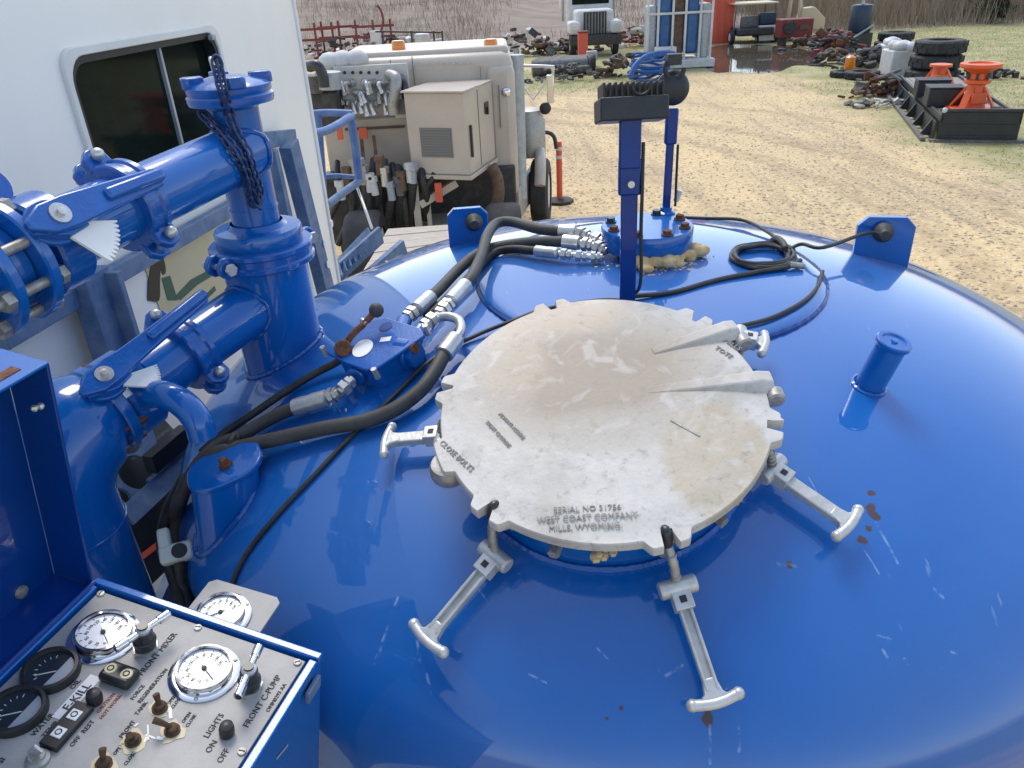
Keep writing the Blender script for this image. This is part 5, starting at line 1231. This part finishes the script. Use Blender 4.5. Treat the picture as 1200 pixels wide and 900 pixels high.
bxp(421, 150, 430, 163, 11.3, .05, 'pennant', 'orange_red', tt); bxp(395, 150, 401, 164, 10.7, .05, 'tag', 'orange_red', tt)
bxp(510, 215, 518, 237, 10.7, .05, 'tag', 'orange_red', tt)
bxp(484, 205, 492, 275, 10.8, .10, 'frame_leg', 'tan', tt); MB().bar(aty(492, 240, 10.8), aty(535, 214, 10.9), .10, .08).build('brace', 'tan', tt); bxp(500, 228, 505, 270, 10.9, .08, 'frame_leg', 'tan', tt)
MB().tube([aty(575, 195, 11.2), aty(582, 208, 11.2), aty(584, 228, 11.2), aty(580, 245, 11.2)], .09, 12, 4).build('air_duct', 'scrap_brown', tt)
bxp(470, 262, 606, 275, 11.0, 1.2, 'deck', 'wood_grey', tt, .01)
MB().bar(aty(606, 240, 11.9), aty(632, 200, 13.6), .5, .06, (0, 0, 1)).build('running_board', 'tan', tt)
# exhaust stack, air cleaner, mirror, fender, wheel
MB().cyl(aty(609, 232, 12.2), aty(604, 64, 12.2), .12, n=20).build('exhaust_stack', 'steel_grey', tt)
MB().cyl(aty(597, 230, 12.1), aty(594, 66, 12.1), .055, n=12).build('stack_guard', 'black_metal', tt)
MB().lathe(aty(622, 182, 13.0), (0, 0, 1), [(.24, 0), (.25, .05), (.25, .55), (.22, .60), (.22, .66), (.20, .72), (.12, .75)], 28).build('air_cleaner', 'zinc_dull', tt)
a, c = aty(612, 77, 12.9), aty(646, 78, 12.9)
MB().tube([a, c, aty(648, 82, 12.9), aty(648, 110, 12.9)], .022, 8, 3).build('mirror_arm', 'chrome', tt)
for e in (628,): MB().tube([aty(612, 100, 12.9), aty(625, 117, 12.9), aty(640, 96, 12.9)], .012, 6, 1).build('mirror_brace', 'zinc', tt)
bxp(641, 88, 649, 121, 12.85, .06, 'mirror', 'chrome', tt, .01)
MB().ball(aty(639, 127, 12.85), .095, 16, (1, .5, 1)).build('spot_mirror', 'black_plastic', tt)
MB().ball(aty(593, 108, 11.7), .07, 14).build('work_light', 'chrome', tt)
for px, py in ((467, 55), (575, 53)):
    o = aty(px, py, 12.2); bb_ = MB().lathe(o-Vector((0, 0, .07)), (0, 0, 1), [(.105, 0), (.105, .03)], 20).build('beacon_base', 'black_metal', tt)
    MB().lathe(o-Vector((0, 0, .04)), (0, 0, 1), [(.10, 0), (.10, .09), (.085, .125), (0, .13)], 20).build('beacon_lens', 'beacon', bb_)
wc = atz(633, 262, 0); wc = Vector((.66, 12.95, .54))
wheel(wc, (1, -.15, 0), .54, .30, tt)
MB().tube([wc+Vector((-.05, -.62, .25)), wc+Vector((-.02, -.45, .55)), wc+Vector((0, 0, .68)), wc+Vector((.02, .45, .52))], .09, 10, 5).build('fender', 'tan', tt)
wheel((-1.9, 12.95, .54), (1, -.15, 0), .54, .30, tt)
wheel((-1.9, 10.3, .54), (1, 0, 0), .54, .5, tt); wheel((.0, 10.3, .54), (1, 0, 0), .54, .5, tt)
MB().box((-.9, 15.0, 1.35), (1.7, 1.9, 1.1)).build('hood', 'tan', tt, bevel=.15)
MB().tube([aty(628, 158, 13.6), aty(640, 155, 13.6), aty(649, 160, 13.6), aty(652, 174, 13.6)], .035, 10, 4).build('grab_bar', 'black_metal', tt)
# ---- red marker post
rp = atz(656, 237, 0)
rm_ = thing('marker_post', rp, 'orange red delineator post on black base by the front wheel of the tan truck', 'marker post')
MB().lathe(rp, (0, 0, 1), [(.26, 0), (.26, .05), (.10, .08)], 8).build('base', 'tyre', rm_); MB().cyl(rp+Vector((0, 0, .08)), rp+Vector((0, 0, 1.10)), .055, n=14).build('tube', 'orange_red', rm_)
for z_ in (.8, .95): MB().cyl(rp+Vector((0, 0, z_)), rp+Vector((0, 0, z_+.06)), .058, n=14).build('band', 'scrap_white', rm_)

# ---- white truck far off, facing us
wo = atz(697, 66, 0); ww = thing('white_truck', wo, 'white bonneted truck with dark grille parked facing the yard', 'truck')
def WB(c, d, name, mt, bevel=.03, par=None): return MB(Matrix.Translation(wo)).box(c, d).build(name, mt, par or ww, bevel=bevel)
cb2 = WB((0, 2.6, 2.05), (2.1, 1.6, 1.9), 'cab', 'scrap_white', .15)
hd = WB((0, 1.0, 1.45), (1.75, 2.0, 1.05), 'hood', 'scrap_white', .14)
WB((0, -.02, 1.42), (1.05, .10, .95), 'grille', 'dark_engine', .02, hd)
for k in range(7): WB((-.42+.14*k, -.08, 1.42), (.025, .03, .88), 'grille_bar', 'zinc_dull', 0, hd)
for s_ in (-1, 1):
    WB((s_*.95, .25, 1.25), (.55, 1.2, .55), 'fender', 'scrap_white', .12); WB((s_*.92, -.36, 1.28), (.34, .05, .24), 'headlight', 'zinc', .01)
    wheel(wo+Vector((s_*1.0, .5, .52)), (1, 0, 0), .52, .28, ww)
    WB((s_*1.45, 1.9, 2.35), (.08, .12, .75), 'mirror', 'chrome', .02); MB(Matrix.Translation(wo)).tube([(s_*1.05, 2.0, 2.6), (s_*1.45, 1.95, 2.75)], .02, 6, 1).build('mirror_arm', 'chrome', ww); WB((s_*1.25, 2.7, 2.4), (.12, .12, 2.0), 'exhaust_stack', 'steel_grey', .05)
WB((0, 1.78, 2.45), (1.75, .06, .62), 'windscreen', 'glass_dark', .02)
WB((0, -.30, .72), (2.4, .25, .42), 'bumper', 'dark_engine', .05); WB((0, .4, .75), (1.6, 1.2, .4), 'chassis', 'dark_engine', .03)
bo_ = atz(683, 73, 0); rb_ = thing('red_bin', bo_, 'upright red panel box standing in front of the white truck', 'bin')
MB(Matrix.Translation(bo_)).box((0, 0, .62), (.42, .34, 1.2)).build('body', 'orange_red', rb_, bevel=.03); MB(Matrix.Translation(bo_)).box((0, -.02, 1.24), (.46, .38, .06)).build('top', 'red', rb_, bevel=.01)
tag(bxp(688, 60, 700, 71, 35, .3, 'bucket', 'steel_grey', None, .02), 'small grey box beside the red panel box', 'box')
# ---- blue and white equipment skid
so_ = atz(794, 80, 0); sk = thing('equipment_skid', so_, 'tall blue tanked equipment skid in a white frame by the brown bank', 'skid')
def SB(c, d, name, mt, bevel=.02, par=None): return MB(Matrix.Translation(so_)).box(c, d).build(name, mt, par or sk, bevel=bevel)
for x in (-1.25, -.85, -.28, .22, .8, 1.25): SB((x, 0, 1.7), (.09, .10, 3.4), 'frame_post', 'scrap_white')
for z_ in (.3, 2.0, 3.0): SB((0, -.03, z_), (2.6, .06, .09), 'frame_rail', 'scrap_white')
SB((-.57, .6, 1.75), (.5, 1.0, 2.5), 'blue_tank', 'far_blue', .1); SB((.52, .6, 1.75), (.5, 1.0, 2.5), 'blue_tank', 'far_blue', .1); SB((-.03, .7, 1.6), (.45, 1.0, 2.6), 'centre_stack', 'scrap_brown', .05)
SB((1.05, .6, 1.3), (.35, 1.0, 2.0), 'pipe_stack', 'steel_grey', .08); SB((-1.05, .6, 1.3), (.3, 1.0, 2.0), 'pipe_stack', 'steel_grey', .08)
SB((0, .5, .18), (2.8, 1.6, .3), 'skid_base', 'scrap_white'); SB((-.6, -.35, .55), (.8, .4, .6), 'control_box', 'scrap_white'); SB((-.6, -.56, .6), (.3, .04, .3), 'control_screen', 'dark_engine')
SB((0, .2, 3.3), (2.7, .5, .35), 'top_header', 'steel_grey')
# ---- loose bundles near them
def ring_bundle(px, py, label, mt, seed):
    o = atz(px, py, 0); r = random.Random(seed); t = thing('hose_bundle', o, label, 'hose'); 
    for k in range(9):
        P = []
        rx0, ry0 = r.uniform(.5, .85), r.uniform(.25, .5); z_ = .08+.1*k
        for i in range(13): a = 2*math.pi*i/12; P.append(o+Vector((rx0*math.cos(a)+r.uniform(-.05, .05), ry0*math.sin(a), z_+r.uniform(-.05, .05)+.12*math.cos(a+k))))
        MB().tube(P, .045, 8, 3).build('loop', mt, t)
ring_bundle(762, 94, 'tangle of bright blue hose heaped in front of the equipment skid', 'cloth_blue', 3)
MB_ = MB(); 
t = thing('blue_hose', atz(755, 92, 0), 'bright blue hose arching up to the equipment skid', 'hose')
MB().tube([aty(738, 90, 27.5), aty(745, 76, 27.8), aty(758, 66, 28.2), aty(775, 62, 28.6), aty(790, 63, 29)], .09, 10, 5).build('run', 'cloth_blue', t)
def scrap(px, py, w, d, h, n_, mts, label, seed, cat='scrap pile'):
    """one heap nobody could count: tubes, plates and lumps of scrap"""
    o = atz(px, py, 0); r = random.Random(seed); t = thing('scrap_heap', o, label, cat, 'scrap heaps at the yard edge')
    for q, mt in enumerate(mts):
        b = MB()
        for k in range(n_//len(mts)):
            x, y = r.gauss(0, w/3.2), r.gauss(0, d/3.2); zz = h*max(0, 1-(x/w*1.7)**2)*r.random()
            p = o+Vector((x, y, zz+.04)); s_ = r.uniform(.05, .20)*(h**.5+.2)
            kd = r.random(); rot = Matrix.Rotation(r.uniform(0, 3), 3, 'X') @ Matrix.Rotation(r.uniform(0, 3), 3, 'Z')
            if kd < .3: b.box(p, (s_*1.8, s_*1.2, s_*.7), rot)
            elif kd < .7:
                dv = Vector((r.uniform(-1, 1), r.uniform(-1, 1), r.uniform(-.15, .2))).normalized()*s_*r.uniform(1.5, 4); b.cyl(p, p+dv, s_*.32, n=9)
            elif kd < .9: b.torus(p, (r.uniform(-.4, .4), r.uniform(-.4, .4), 1), s_*1.2, s_*.45, 14, 7)
            else: b.ball(p, s_*.6, 8, (1, 1, .8))
        stuff(b.build('scrap_pieces', mt, t, ang=40))
    return t
scrap(665, 94, 2.2, 1.2, .5, 40, ('scrap_grey', 'dark_engine'), 'low heap of dark pipe ends on the grass behind the tan truck mirror', 1)
o = atz(668, 88, 0)
for k in range(3):
    q = o+Vector((-.2+.15*k, .5*k, .32)); pp = thing('pipe_length', q-Vector((0, 0, .3)), ('thick dark grey pipe lying nearest the gravel in the row of three','thick dark grey pipe lying between the two others of its row','thick dark grey pipe lying farthest back on the grass beside the red bin')[k], 'pipe', 'dark pipes on the grass'); b = MB(); b.cyl(q-Vector((1.3, 0, 0)), q+Vector((.9, .1, 0)), .30, n=20, c=.02); b.build('barrel', 'scrap_grey', pp); MB().cyl(q+Vector((.90, .1, 0)), q+Vector((1.0, .105, 0)), .36, n=20).build('end_collar', 'dark_engine', pp)
scrap(728, 90, 1.5, 1.0, .8, 36, ('dark_engine', 'scrap_brown'), 'dark heap of worn pump parts beside the blue hose tangle', 2)
scrap(745, 55, 3.0, 1.5, .9, 60, ('red', 'scrap_brown', 'scrap_white'), 'reddish heap of scrap iron between the white truck and the skid', 4)
scrap(658, 62, 2.4, 1.4, .7, 50, ('red', 'dark_engine', 'scrap_brown'), 'reddish brown heap of scrap behind the dark pipes', 5)
scrap(430, 66, 9, 2.2, 1.0, 150, ('scrap_grey', 'red', 'scrap_white', 'dark_engine'), 'long mixed heap of red and pale scrap behind the tan truck roof', 6)
scrap(610, 66, 4, 2.0, 1.1, 80, ('scrap_grey', 'scrap_brown', 'dark_engine', 'scrap_white'), 'grey mixed scrap heap behind the amber beacon', 7)
for k, (px, y) in enumerate(((372, 44), (400, 45), (440, 44))):     # red racks
    a = aty(px, 56, y); b = MB(); t = thing('pipe_rack', Vector((a.x, a.y, 0)), ('dark red steel rack standing by the white trailer edge','middle dark red rack of the three along the bank','dark red rack next to the white and black cabinet')[k], 'rack', 'red racks along the bank')
    for s_ in (-1, 0, 1): MB().box((a.x+s_*.9, a.y, .9), (.10, .10, 1.8)).build('upright', 'red', t)
    for z_ in (1.0, 1.5): MB().box((a.x, a.y-.07, z_), (2.2, .04, .12)).build('crossbar', 'red', t)
t = thing('black_frame', atz(490, 64, 0), 'black tubular frame standing beyond the tan truck roof', 'frame')
for px in (448, 482, 508, 518): MB().bar(aty(px, 36, 42), aty(px+2, 64, 42), .09, .09).build('upright', 'black_metal', t)
MB().bar(aty(440, 37, 42), aty(518, 38, 42), .08, .08).build('top_bar', 'black_metal', t)
tag(bxp(486, 40, 502, 50, 43, .8, 'crate', 'scrap_white', None, .05), 'white box inside the black tubular frame', 'box')
tag(bxp(434, 36, 446, 56, 43.5, .5, 'cabinet', 'scrap_white', None, .04), 'white and black upright cabinet beyond the tan truck roof', 'cabinet')
tag(MB().tube([aty(446, 38, 43), aty(449, 26, 43), aty(447, 14, 43), aty(442, 6, 43)], .06, 8, 4).build('bent_pipe', 'red'), 'tall bent red pipe standing against the brown bank', 'pipe')
# ---- container red corner at the back
ct = thing('red_container', Vector((aty(838, 20, 42).x, 43.5, 0)), 'red shipping container behind the equipment skid', 'container')
c0 = aty(838, 20, 42); MB().box((c0.x, 43.5, 1.6), (1.9, 3, 3.2)).build('shell', 'orange_red', ct, bevel=.03)
for k in range(6): MB().box((c0.x-.8+.32*k, 41.98, 1.6), (.06, .05, 3.0)).build('rib', 'orange_red', ct)
# ---- row of junk to its right
o = atz(882, 51, 0); bg_ = thing('stripped_buggy', o, 'stripped buggy frame with pale roof among the junk', 'buggy')
b0 = Matrix.Translation(o)
for x in (-1.0, 1.0):
    for y in (0, 1.6): MB(b0).bar((x, y, .5), (x*.95, y, 1.75), .06, .06).build('roll_bar', 'scrap_grey', bg_)
    for y in (.1, 1.5): wheel(o+Vector((x*1.05, y, .33)), (1, 0, 0), .33, .22, bg_)
MB(b0).box((0, .8, 1.78), (2.1, 1.8, .06)).build('roof', 'cream', bg_); MB(b0).box((0, .8, .55), (1.8, 2.4, .35)).build('body', 'dark_engine', bg_, bevel=.08); MB(b0).box((.0, .3, .95), (1.2, .3, .5)).build('seat', 'scrap_grey', bg_, bevel=.08)
o = atz(884, 55, 0); 
o = atz(896, 50, 0); md = thing('monitor_cart', o, 'small white cart carrying a dark box beside the buggy', 'cart')
MB(Matrix.Translation(o)).box((0, 0, .45), (.8, .6, .7)).build('body', 'scrap_white', md, bevel=.05); MB(Matrix.Translation(o)).box((0, 0, 1.1), (.75, .5, .5)).build('dark_box', 'barrel_blue', md, bevel=.03)
for s_ in (-1, 1): wheel(o+Vector((s_*.42, -.1, .18)), (1, 0, 0), .18, .08, md)
bp_ = atz(914, 48, 0); tag(MB(Matrix.Translation(bp_)).box((0, 0, .55), (2.6, .9, .7)).box((0, 0, .95), (2.4, .7, .1)).build('flat_trailer', 'tray_black', None, .04), 'low dark flat trailer bed between the cart and the red engine', 'trailer')
scrap(976, 74, 1.4, 1.0, .5, 40, ('scrap_brown', 'dark_engine'), 'brown heap at the dry end of the puddle', 21)
scrap(955, 56, 2.0, 1.0, .7, 60, ('scrap_grey', 'red', 'scrap_brown'), 'mixed red and grey heap under the pump jack model', 22)
# red engine
o = atz(928, 53, 0); en = thing('red_engine', o, 'dark red engine block with round pulley below the pump jack model', 'engine'); m = Matrix.Translation(o)
MB(m).box((0, 0, .75), (1.5, .9, .8)).build('block', 'red', en, bevel=.05); MB(m).cyl((-.35, -.46, .8), (-.35, -.55, .8), .28, n=22).build('pulley', 'dark_engine', en); MB(m).box((.35, -.47, .8), (.5, .04, .18)).build('badge', 'scrap_brown', en)
for x in (-.5, .5): MB(m).box((x, 0, .18), (.15, .8, .36)).build('foot', 'dark_engine', en)
# small pump jack on the engine
o = atz(940, 49, 0)+Vector((0, 1.5, 1.0)); pj = thing('pump_jack', o-Vector((0, 0, 1.0)), 'small cream pump jack model standing above the junk row', 'pump jack'); m = Matrix.Translation(o)
for x in (-.45, .25): MB(m).bar((x, -.2, -1.0), (x*.55+.05, 0, 1.35), .13, .13).build('samson_post', 'tan_light', pj)
MB(m).bar((.45, .1, .0), (.0, .1, 1.9), .14, .14).build('pitman_arm', 'tan_light', pj)
MB(m).bar((-1.1, 0, 1.75), (1.0, 0, 1.25), .22, .16).build('walking_beam', 'tan_light', pj)
MB(m).prism([(-1.3, 1.35), (-1.05, 1.45), (-.95, 1.8), (-1.1, 2.0), (-1.25, 1.9)], -.1, .1)
b = MB(m); b.v = []; hm = m @ Matrix.Rotation(math.pi/2, 4, 'X'); MB(hm).prism([(-1.32, 1.35), (-1.08, 1.5), (-1.0, 1.85), (-1.12, 2.0), (-1.3, 1.85)], -.1, .1).build('horse_head', 'dark_engine', pj)
MB(hm).prism([(.1, -.6), (1.5, -.6), (1.5, -.1), (.9, .45), (.3, .4)], -.35, .25).build('gearbox_guard', 'tan_light', pj, bevel=.05)
MB(m).box((0, 0, -.95), (2.6, .7, .15)).build('base', 'tan_light', pj)
# black plastic drum
o = atz(1003, 60, 0); dr = thing('plastic_drum', o, 'tall dark blue drum with white valve on top by the junk row', 'drum'); m = Matrix.Translation(o)
MB(m).lathe((0, 0, .75), (0, 0, 1), [(.42, 0), (.44, .05), (.44, .95), (.40, 1.05), (.2, 1.08)], 28).build('drum', 'barrel_blue', dr); MB(m).lathe((0, 0, 1.83), (0, 0, 1), [(.06, 0), (.06, .15), (.12, .16), (.12, .26), (.03, .28), (.03, .5)], 12).build('valve', 'scrap_white', dr); MB(m).box((0, 0, .37), (.9, .8, .74)).build('stand', 'dark_engine', dr, bevel=.03)
MB(m).bar((-.4, -.5, .6), (.35, -.5, 1.05), .06, .05).build('strap', 'steel_grey', dr)
scrap(978, 64, 1.6, 1.2, .9, 60, ('red', 'rust', 'dark_engine'), 'rusty red heap between the pump jack and the dark drum', 23)
for k, (px, lab) in enumerate(((965, 'dark green bush-like tarp bundle'),)):
    pass
scrap(1018, 78, 1.8, 1.2, .6, 60, ('dark_engine', 'scrap_grey'), 'dark heap of engines in front of the blue drum', 24)
# loose tyres and the tall stack
def tyre(o, r, w, label, tilt=0, grp='loose tyres'):
    t = thing('tyre', o, label, 'tyre', grp)
    ax = Vector((math.sin(tilt), 0, math.cos(tilt)))
    ring = MB().lathe(Vector(o), ax, [(r*.55, .06*w), (r*.62, 0), (r*.92, .03*w), (r, .16*w), (r, .84*w), (r*.92, .97*w), (r*.62, w), (r*.55, .94*w), (r*.55, .06*w)], 40, False, False).build('carcass', 'tyre', t)
    b = MB()
    for k in range(26):
        a = 2*math.pi*k/26; m = fr(o, ax); u = Vector((math.cos(a), math.sin(a), 0)); p = m @ (u*r*1.0+Vector((0, 0, w*(.3 if k % 2 else .7)))); q = m.to_3x3() @ Vector((-math.sin(a), math.cos(a), .35*(1 if k % 2 else -1)))
        b.bar(p-q*.06, p+q*.06, .05, w*.34, m.to_3x3() @ u)
    stuff(b.build('tread_lugs', 'tyre', t, ang=30))
    return t
to = atz(1092, 96, 0)
for k, lab in enumerate(('bottom tyre of the tall stack beside the white bags', 'middle tyre of the tall stack beside the white bags', 'top tyre of the tall stack beside the white bags')):
    tyre(to+Vector((.05*(k-1), 0, .43*k)), .78-.02*k, .40, lab, 0, 'big tyres in a stack')
t2 = atz(1046, 58, 0); tyre(t2, .75, .35, 'dark tyre lying flat beyond the white bags'); tyre(t2+Vector((.1, .1, .36)), .7, .33, 'dark tyre lying on another tyre beyond the white bags')
tyre(atz(1009, 92, 0), .55, .25, 'dark tyre lying flat beside the yellow can'); tyre(atz(988, 90, 0), .42, .2, 'small dark tyre at the edge of the gravel')
tag(MB(Matrix.Translation(atz(994, 88, 0))).lathe((0, 0, .2), (0, 0, 1), [(.17, 0), (.18, .05), (.16, .38), (.05, .46)], 16).build('yellow_can', 'beacon'), 'small yellow can between two dark tyres', 'can')
# white wrapped totes
def tote(px, py, w, h, label, seed):
    o = atz(px, py, 0); r = random.Random(seed); t = thing('wrapped_tote', o, label, 'tote', 'white wrapped totes'); m = Matrix.Translation(o)
    MB(m).box((0, 0, h*.36), (w, w*.9, h*.72)).build('crate', 'scrap_white', t, bevel=.05)
    b = MB(m)
    for k in range(9): b.ball((r.uniform(-.3, .3)*w, r.uniform(-.3, .3)*w, h*.78+r.uniform(-.06, .08)), w*r.uniform(.18, .3), 10, (1, 1, .7))
    o_ = b.build('plastic_wrap', 'scrap_white', t); rmo = o_.modifiers.new('r', 'REMESH'); rmo.mode = 'VOXEL'; rmo.voxel_size = .05
tote(1052, 88, 1.0, 1.15, 'white plastic wrapped tote beside the tall tyre stack', 1); tote(1041, 76, .8, 1.0, 'smaller white wrapped tote behind the front one', 2)
scrap(1145, 92, 2.0, 1.4, .35, 60, ('scrap_grey', 'dark_engine', 'scrap_brown'), 'grey heap of thin pipes beyond the orange stands', 25)
scrap(1030, 112, 1.6, 1.2, .5, 90, ('scrap_brown', 'rust', 'scrap_grey'), 'rusty brown scrap heap at the back end of the black skid tray', 26)
scrap(1036, 124, 1.8, .8, .15, 60, ('wood_grey', 'scrap_grey', 'scrap_white'), 'pale broken rubble spread beside the black skid tray', 27)
# ---- black skid tray with orange stands
A_, B_ = atz(1097, 166, 0), atz(1191, 167, 0); Cb = atz(1049, 112, 0)
fw = (B_-A_); fwl = fw.length; fx = fw.normalized(); fy = Vector((-fx.y, fx.x, 0)); Ld = max((Cb-A_).dot(fy), 5.5); TM = Matrix((fx, fy, Vector((0, 0, 1)))).transposed().to_4x4(); TM.translation = A_
tr = thing('skid_tray', A_, 'long black steel skid tray with grey deck on the grass edge', 'skid tray')
TH = .62
T = lambda: MB(TM)
T().box((fwl/2, .04, TH/2+.04), (fwl, .08, TH)).build('end_board', 'tray_black', tr, bevel=.015)
for z_ in (.12, .36, .60): T().box((fwl/2, -.012, z_), (fwl-.1, .03, .04)).build('end_rib', 'tray_black', tr)
T().box((fwl/2, -.02, .03), (fwl+.3, .16, .05)).build('foot_rail', 'scrap_grey', tr)
T().box((fwl/2, -.01, TH+.06), (fwl+.1, .10, .05)).build('top_rail', 'dark_engine', tr)
for x in (.03, fwl-.03): T().box((x, Ld/2, .48), (.06, Ld, .16)).build('side_beam', 'tray_black', tr, bevel=.01)
T().box((-.06, Ld/2+.05, .21), (.03, Ld-.1, .40)).build('side_web', 'tray_black', tr)
for k in range(5):
    gm_ = TM @ Matrix.Translation((0, .5+1.15*k, 0)) @ Matrix.Rotation(math.pi/2, 4, 'X')
    MB(gm_).prism([(-.08, .05), (-.30, .05), (-.08, .40)], -.03, .03).build('gusset', 'tray_black', tr)
T().box((-.28, Ld/2, .05), (.10, Ld, .06)).build('skid_runner', 'scrap_grey', tr)
NP = 9
for k in range(NP): T().box((.06+(fwl-.12)*(k+.5)/NP, Ld/2+.05, .47+.004*(k % 2)), ((fwl-.12)/NP-.012, Ld-.12, .05)).build('plank', 'wood_grey', tr)
T().cyl((fwl+.02, -.05, TH+.04), (fwl+.14, -.05, TH+.04), .09, n=12).build('hook', 'black_metal', tr); T().ball((.03, -.05, TH+.06), .06, 10).build('pin_head', 'scrap_white', tr)
def stand(lx, ly, s_, label, top=True):
    base = TM @ Vector((lx, ly, .505)); t = thing('orange_stand', base, label, 'stand', 'orange stands on the skid tray'); m = TM @ Matrix.Translation((lx, ly, .505)) @ Matrix.Scale(s_, 4) @ Matrix.Rotation(.2, 4, 'Z')
    Q = lambda: MB(m)
    Q().box((0, 0, .03), (.95, .8, .06)).build('base_plate', 'orange', t, bevel=.01)
    Q().lathe((0, 0, .05), (0, 0, 1), [(.30, 0), (.20, .45), (.19, .62)], 20).build('pedestal', 'orange', t)
    for k in range(4):
        a = math.pi/4+k*math.pi/2; u = Vector((math.cos(a), math.sin(a), 0)); Q().bar(u*.52+Vector((0, 0, .06)), u*.20+Vector((0, 0, .55)), .05, .10, u).build('rib', 'orange', t)
    Q().box((-.02, -.30, .32), (.34, .10, .26)).build('front_plate', 'orange', t, bevel=.02)
    if top:
        Q().lathe((0, 0, .62), (0, 0, 1), [(.24, 0), (.30, .03), (.30, .10), (.20, .13), (.19, .24), (.36, .34), (.46, .40), (.46, .47), (.30, .48), (.28, .44)], 28).build('bowl_head', 'orange', t)
        for k in range(6): a = k*math.pi/3; Q().cyl((.24*math.cos(a), .24*math.sin(a), .74), (.24*math.cos(a), .24*math.sin(a), .86), .035, n=8).build('stud', 'dark_engine', t)
    else: Q().lathe((0, 0, .62), (0, 0, 1), [(.22, 0), (.30, .02), (.30, .08), (.18, .09)], 24).build('flange', 'orange', t)
stand(fwl*.50, 1.05, .92, 'tall orange flanged stand with bowl head near the end board'); stand(fwl*.36, 4.2, .9, 'shorter orange stand standing further back on the skid tray', False)
for lx, ly, d_, lab in ((fwl*.18, 1.7, (.75, .6, .42), 'black box on the tray beside the tall orange stand'), (fwl*.16, 3.1, (.75, .55, .40), 'black box on the tray in front of the shorter orange stand')):
    t = thing('battery_box', TM @ Vector((lx, ly, .505)), lab, 'box', 'black boxes on the skid tray'); m = TM @ Matrix.Translation((lx, ly, .505))
    MB(m).box((0, 0, d_[2]/2), d_).build('body', 'tray_black', t, bevel=.03); MB(m).box((0, 0, d_[2]+.012), (d_[0]+.03, d_[1]+.03, .03)).build('lid', 'dark_engine', t, bevel=.01)
t = thing('steel_rods', TM @ Vector((fwl*.62, 3.0, .505)), 'bunch of grey steel rods lying on the tray between the orange stands', 'rods')
for k in range(7): p = TM @ Vector((fwl*.52+.09*k, 2.0, .56)); MB().cyl(p, p+fy*2.2+fx*.25, .035, n=8).build('rod', 'steel_grey', t)
t = thing('red_jack', TM @ Vector((fwl*.78, .45, .505)), 'small dark red block at the foot of the tall orange stand', 'block'); MB(TM).box((fwl*.78, .45, .56), (.45, .25, .12)).build('body', 'red', t, bevel=.03); MB(TM).box((fwl*.72, .45, .64), (.2, .16, .06)).build('cap', 'scrap_brown', t, bevel=.01)
# ---- cedar tree and thin trunks on the bank to the right
def cedar(px, py, y, h, w, label):
    a = aty(px, py, y); a.z = hill_z(a.x, a.y); t = thing('cedar_tree', a, label, 'tree', 'cedars on the bank')
    MB().cyl(a-Vector((0, 0, .1)), a+Vector((0, 0, h*.9)), .14, .02, n=8).build('trunk', 'bark', t)
    b = MB(); r = random.Random(int(px))
    for k in range(3000):
        q = r.random()**.8; rad = w*(1-q)**.7*(.35+.65*r.random())*(.8+.3*math.sin(q*31+px)); an = r.uniform(0, 6.283)
        p = a+Vector((rad*math.cos(an), rad*math.sin(an), .25+q*h)); s_ = r.uniform(.07, .18); i = len(b.v)
        d1 = Vector((r.uniform(-1, 1), r.uniform(-1, 1), r.uniform(-.2, 1))).normalized()*s_; d2 = Vector((r.uniform(-1, 1), r.uniform(-1, 1), r.uniform(-1, 1))).normalized()*s_*.5
        b.v += [p-d2, p+d2, p+d1*1.6]; b.f.append((i, i+1, i+2))
    b.build('crown', 'cedar', t, ang=0, weld=False)
cedar(1160, 34, 45, 3.6, 1.15, 'dark green cedar tree growing among the leafless brush'); cedar(1142, 34, 47, 2.6, .8, 'smaller dark cedar beside the larger one')
r = random.Random(31)
for k in range(16):
    a = aty(1045+9.5*k+r.uniform(-4, 4), 30, 46+r.uniform(0, 5)); a.z = hill_z(a.x, a.y)-.1
    t = thing('bare_tree', a, 'thin leafless grey tree standing in the thicket beyond the grass', 'tree', 'bare saplings in the thicket'); h = r.uniform(2.6, 4.5)
    top = a+Vector((r.uniform(-.3, .3), 0, h)); MB().tube([a, a.lerp(top, .5)+Vector((r.uniform(-.12, .12), 0, 0)), top], .05, 6, 3, rr=lambda t_: .055*(1-.8*t_)).build('trunk', 'bark', t)
    b = MB()
    for q in range(12):
        s_ = a.lerp(top, r.uniform(.3, .95)); e = s_+Vector((r.uniform(-.7, .7), r.uniform(-.4, .4), r.uniform(.3, .9))); b.tube([s_, (s_+e)/2+Vector((0, 0, .05)), e], .012, 4, 2)
    b.build('crown', 'bark', t)
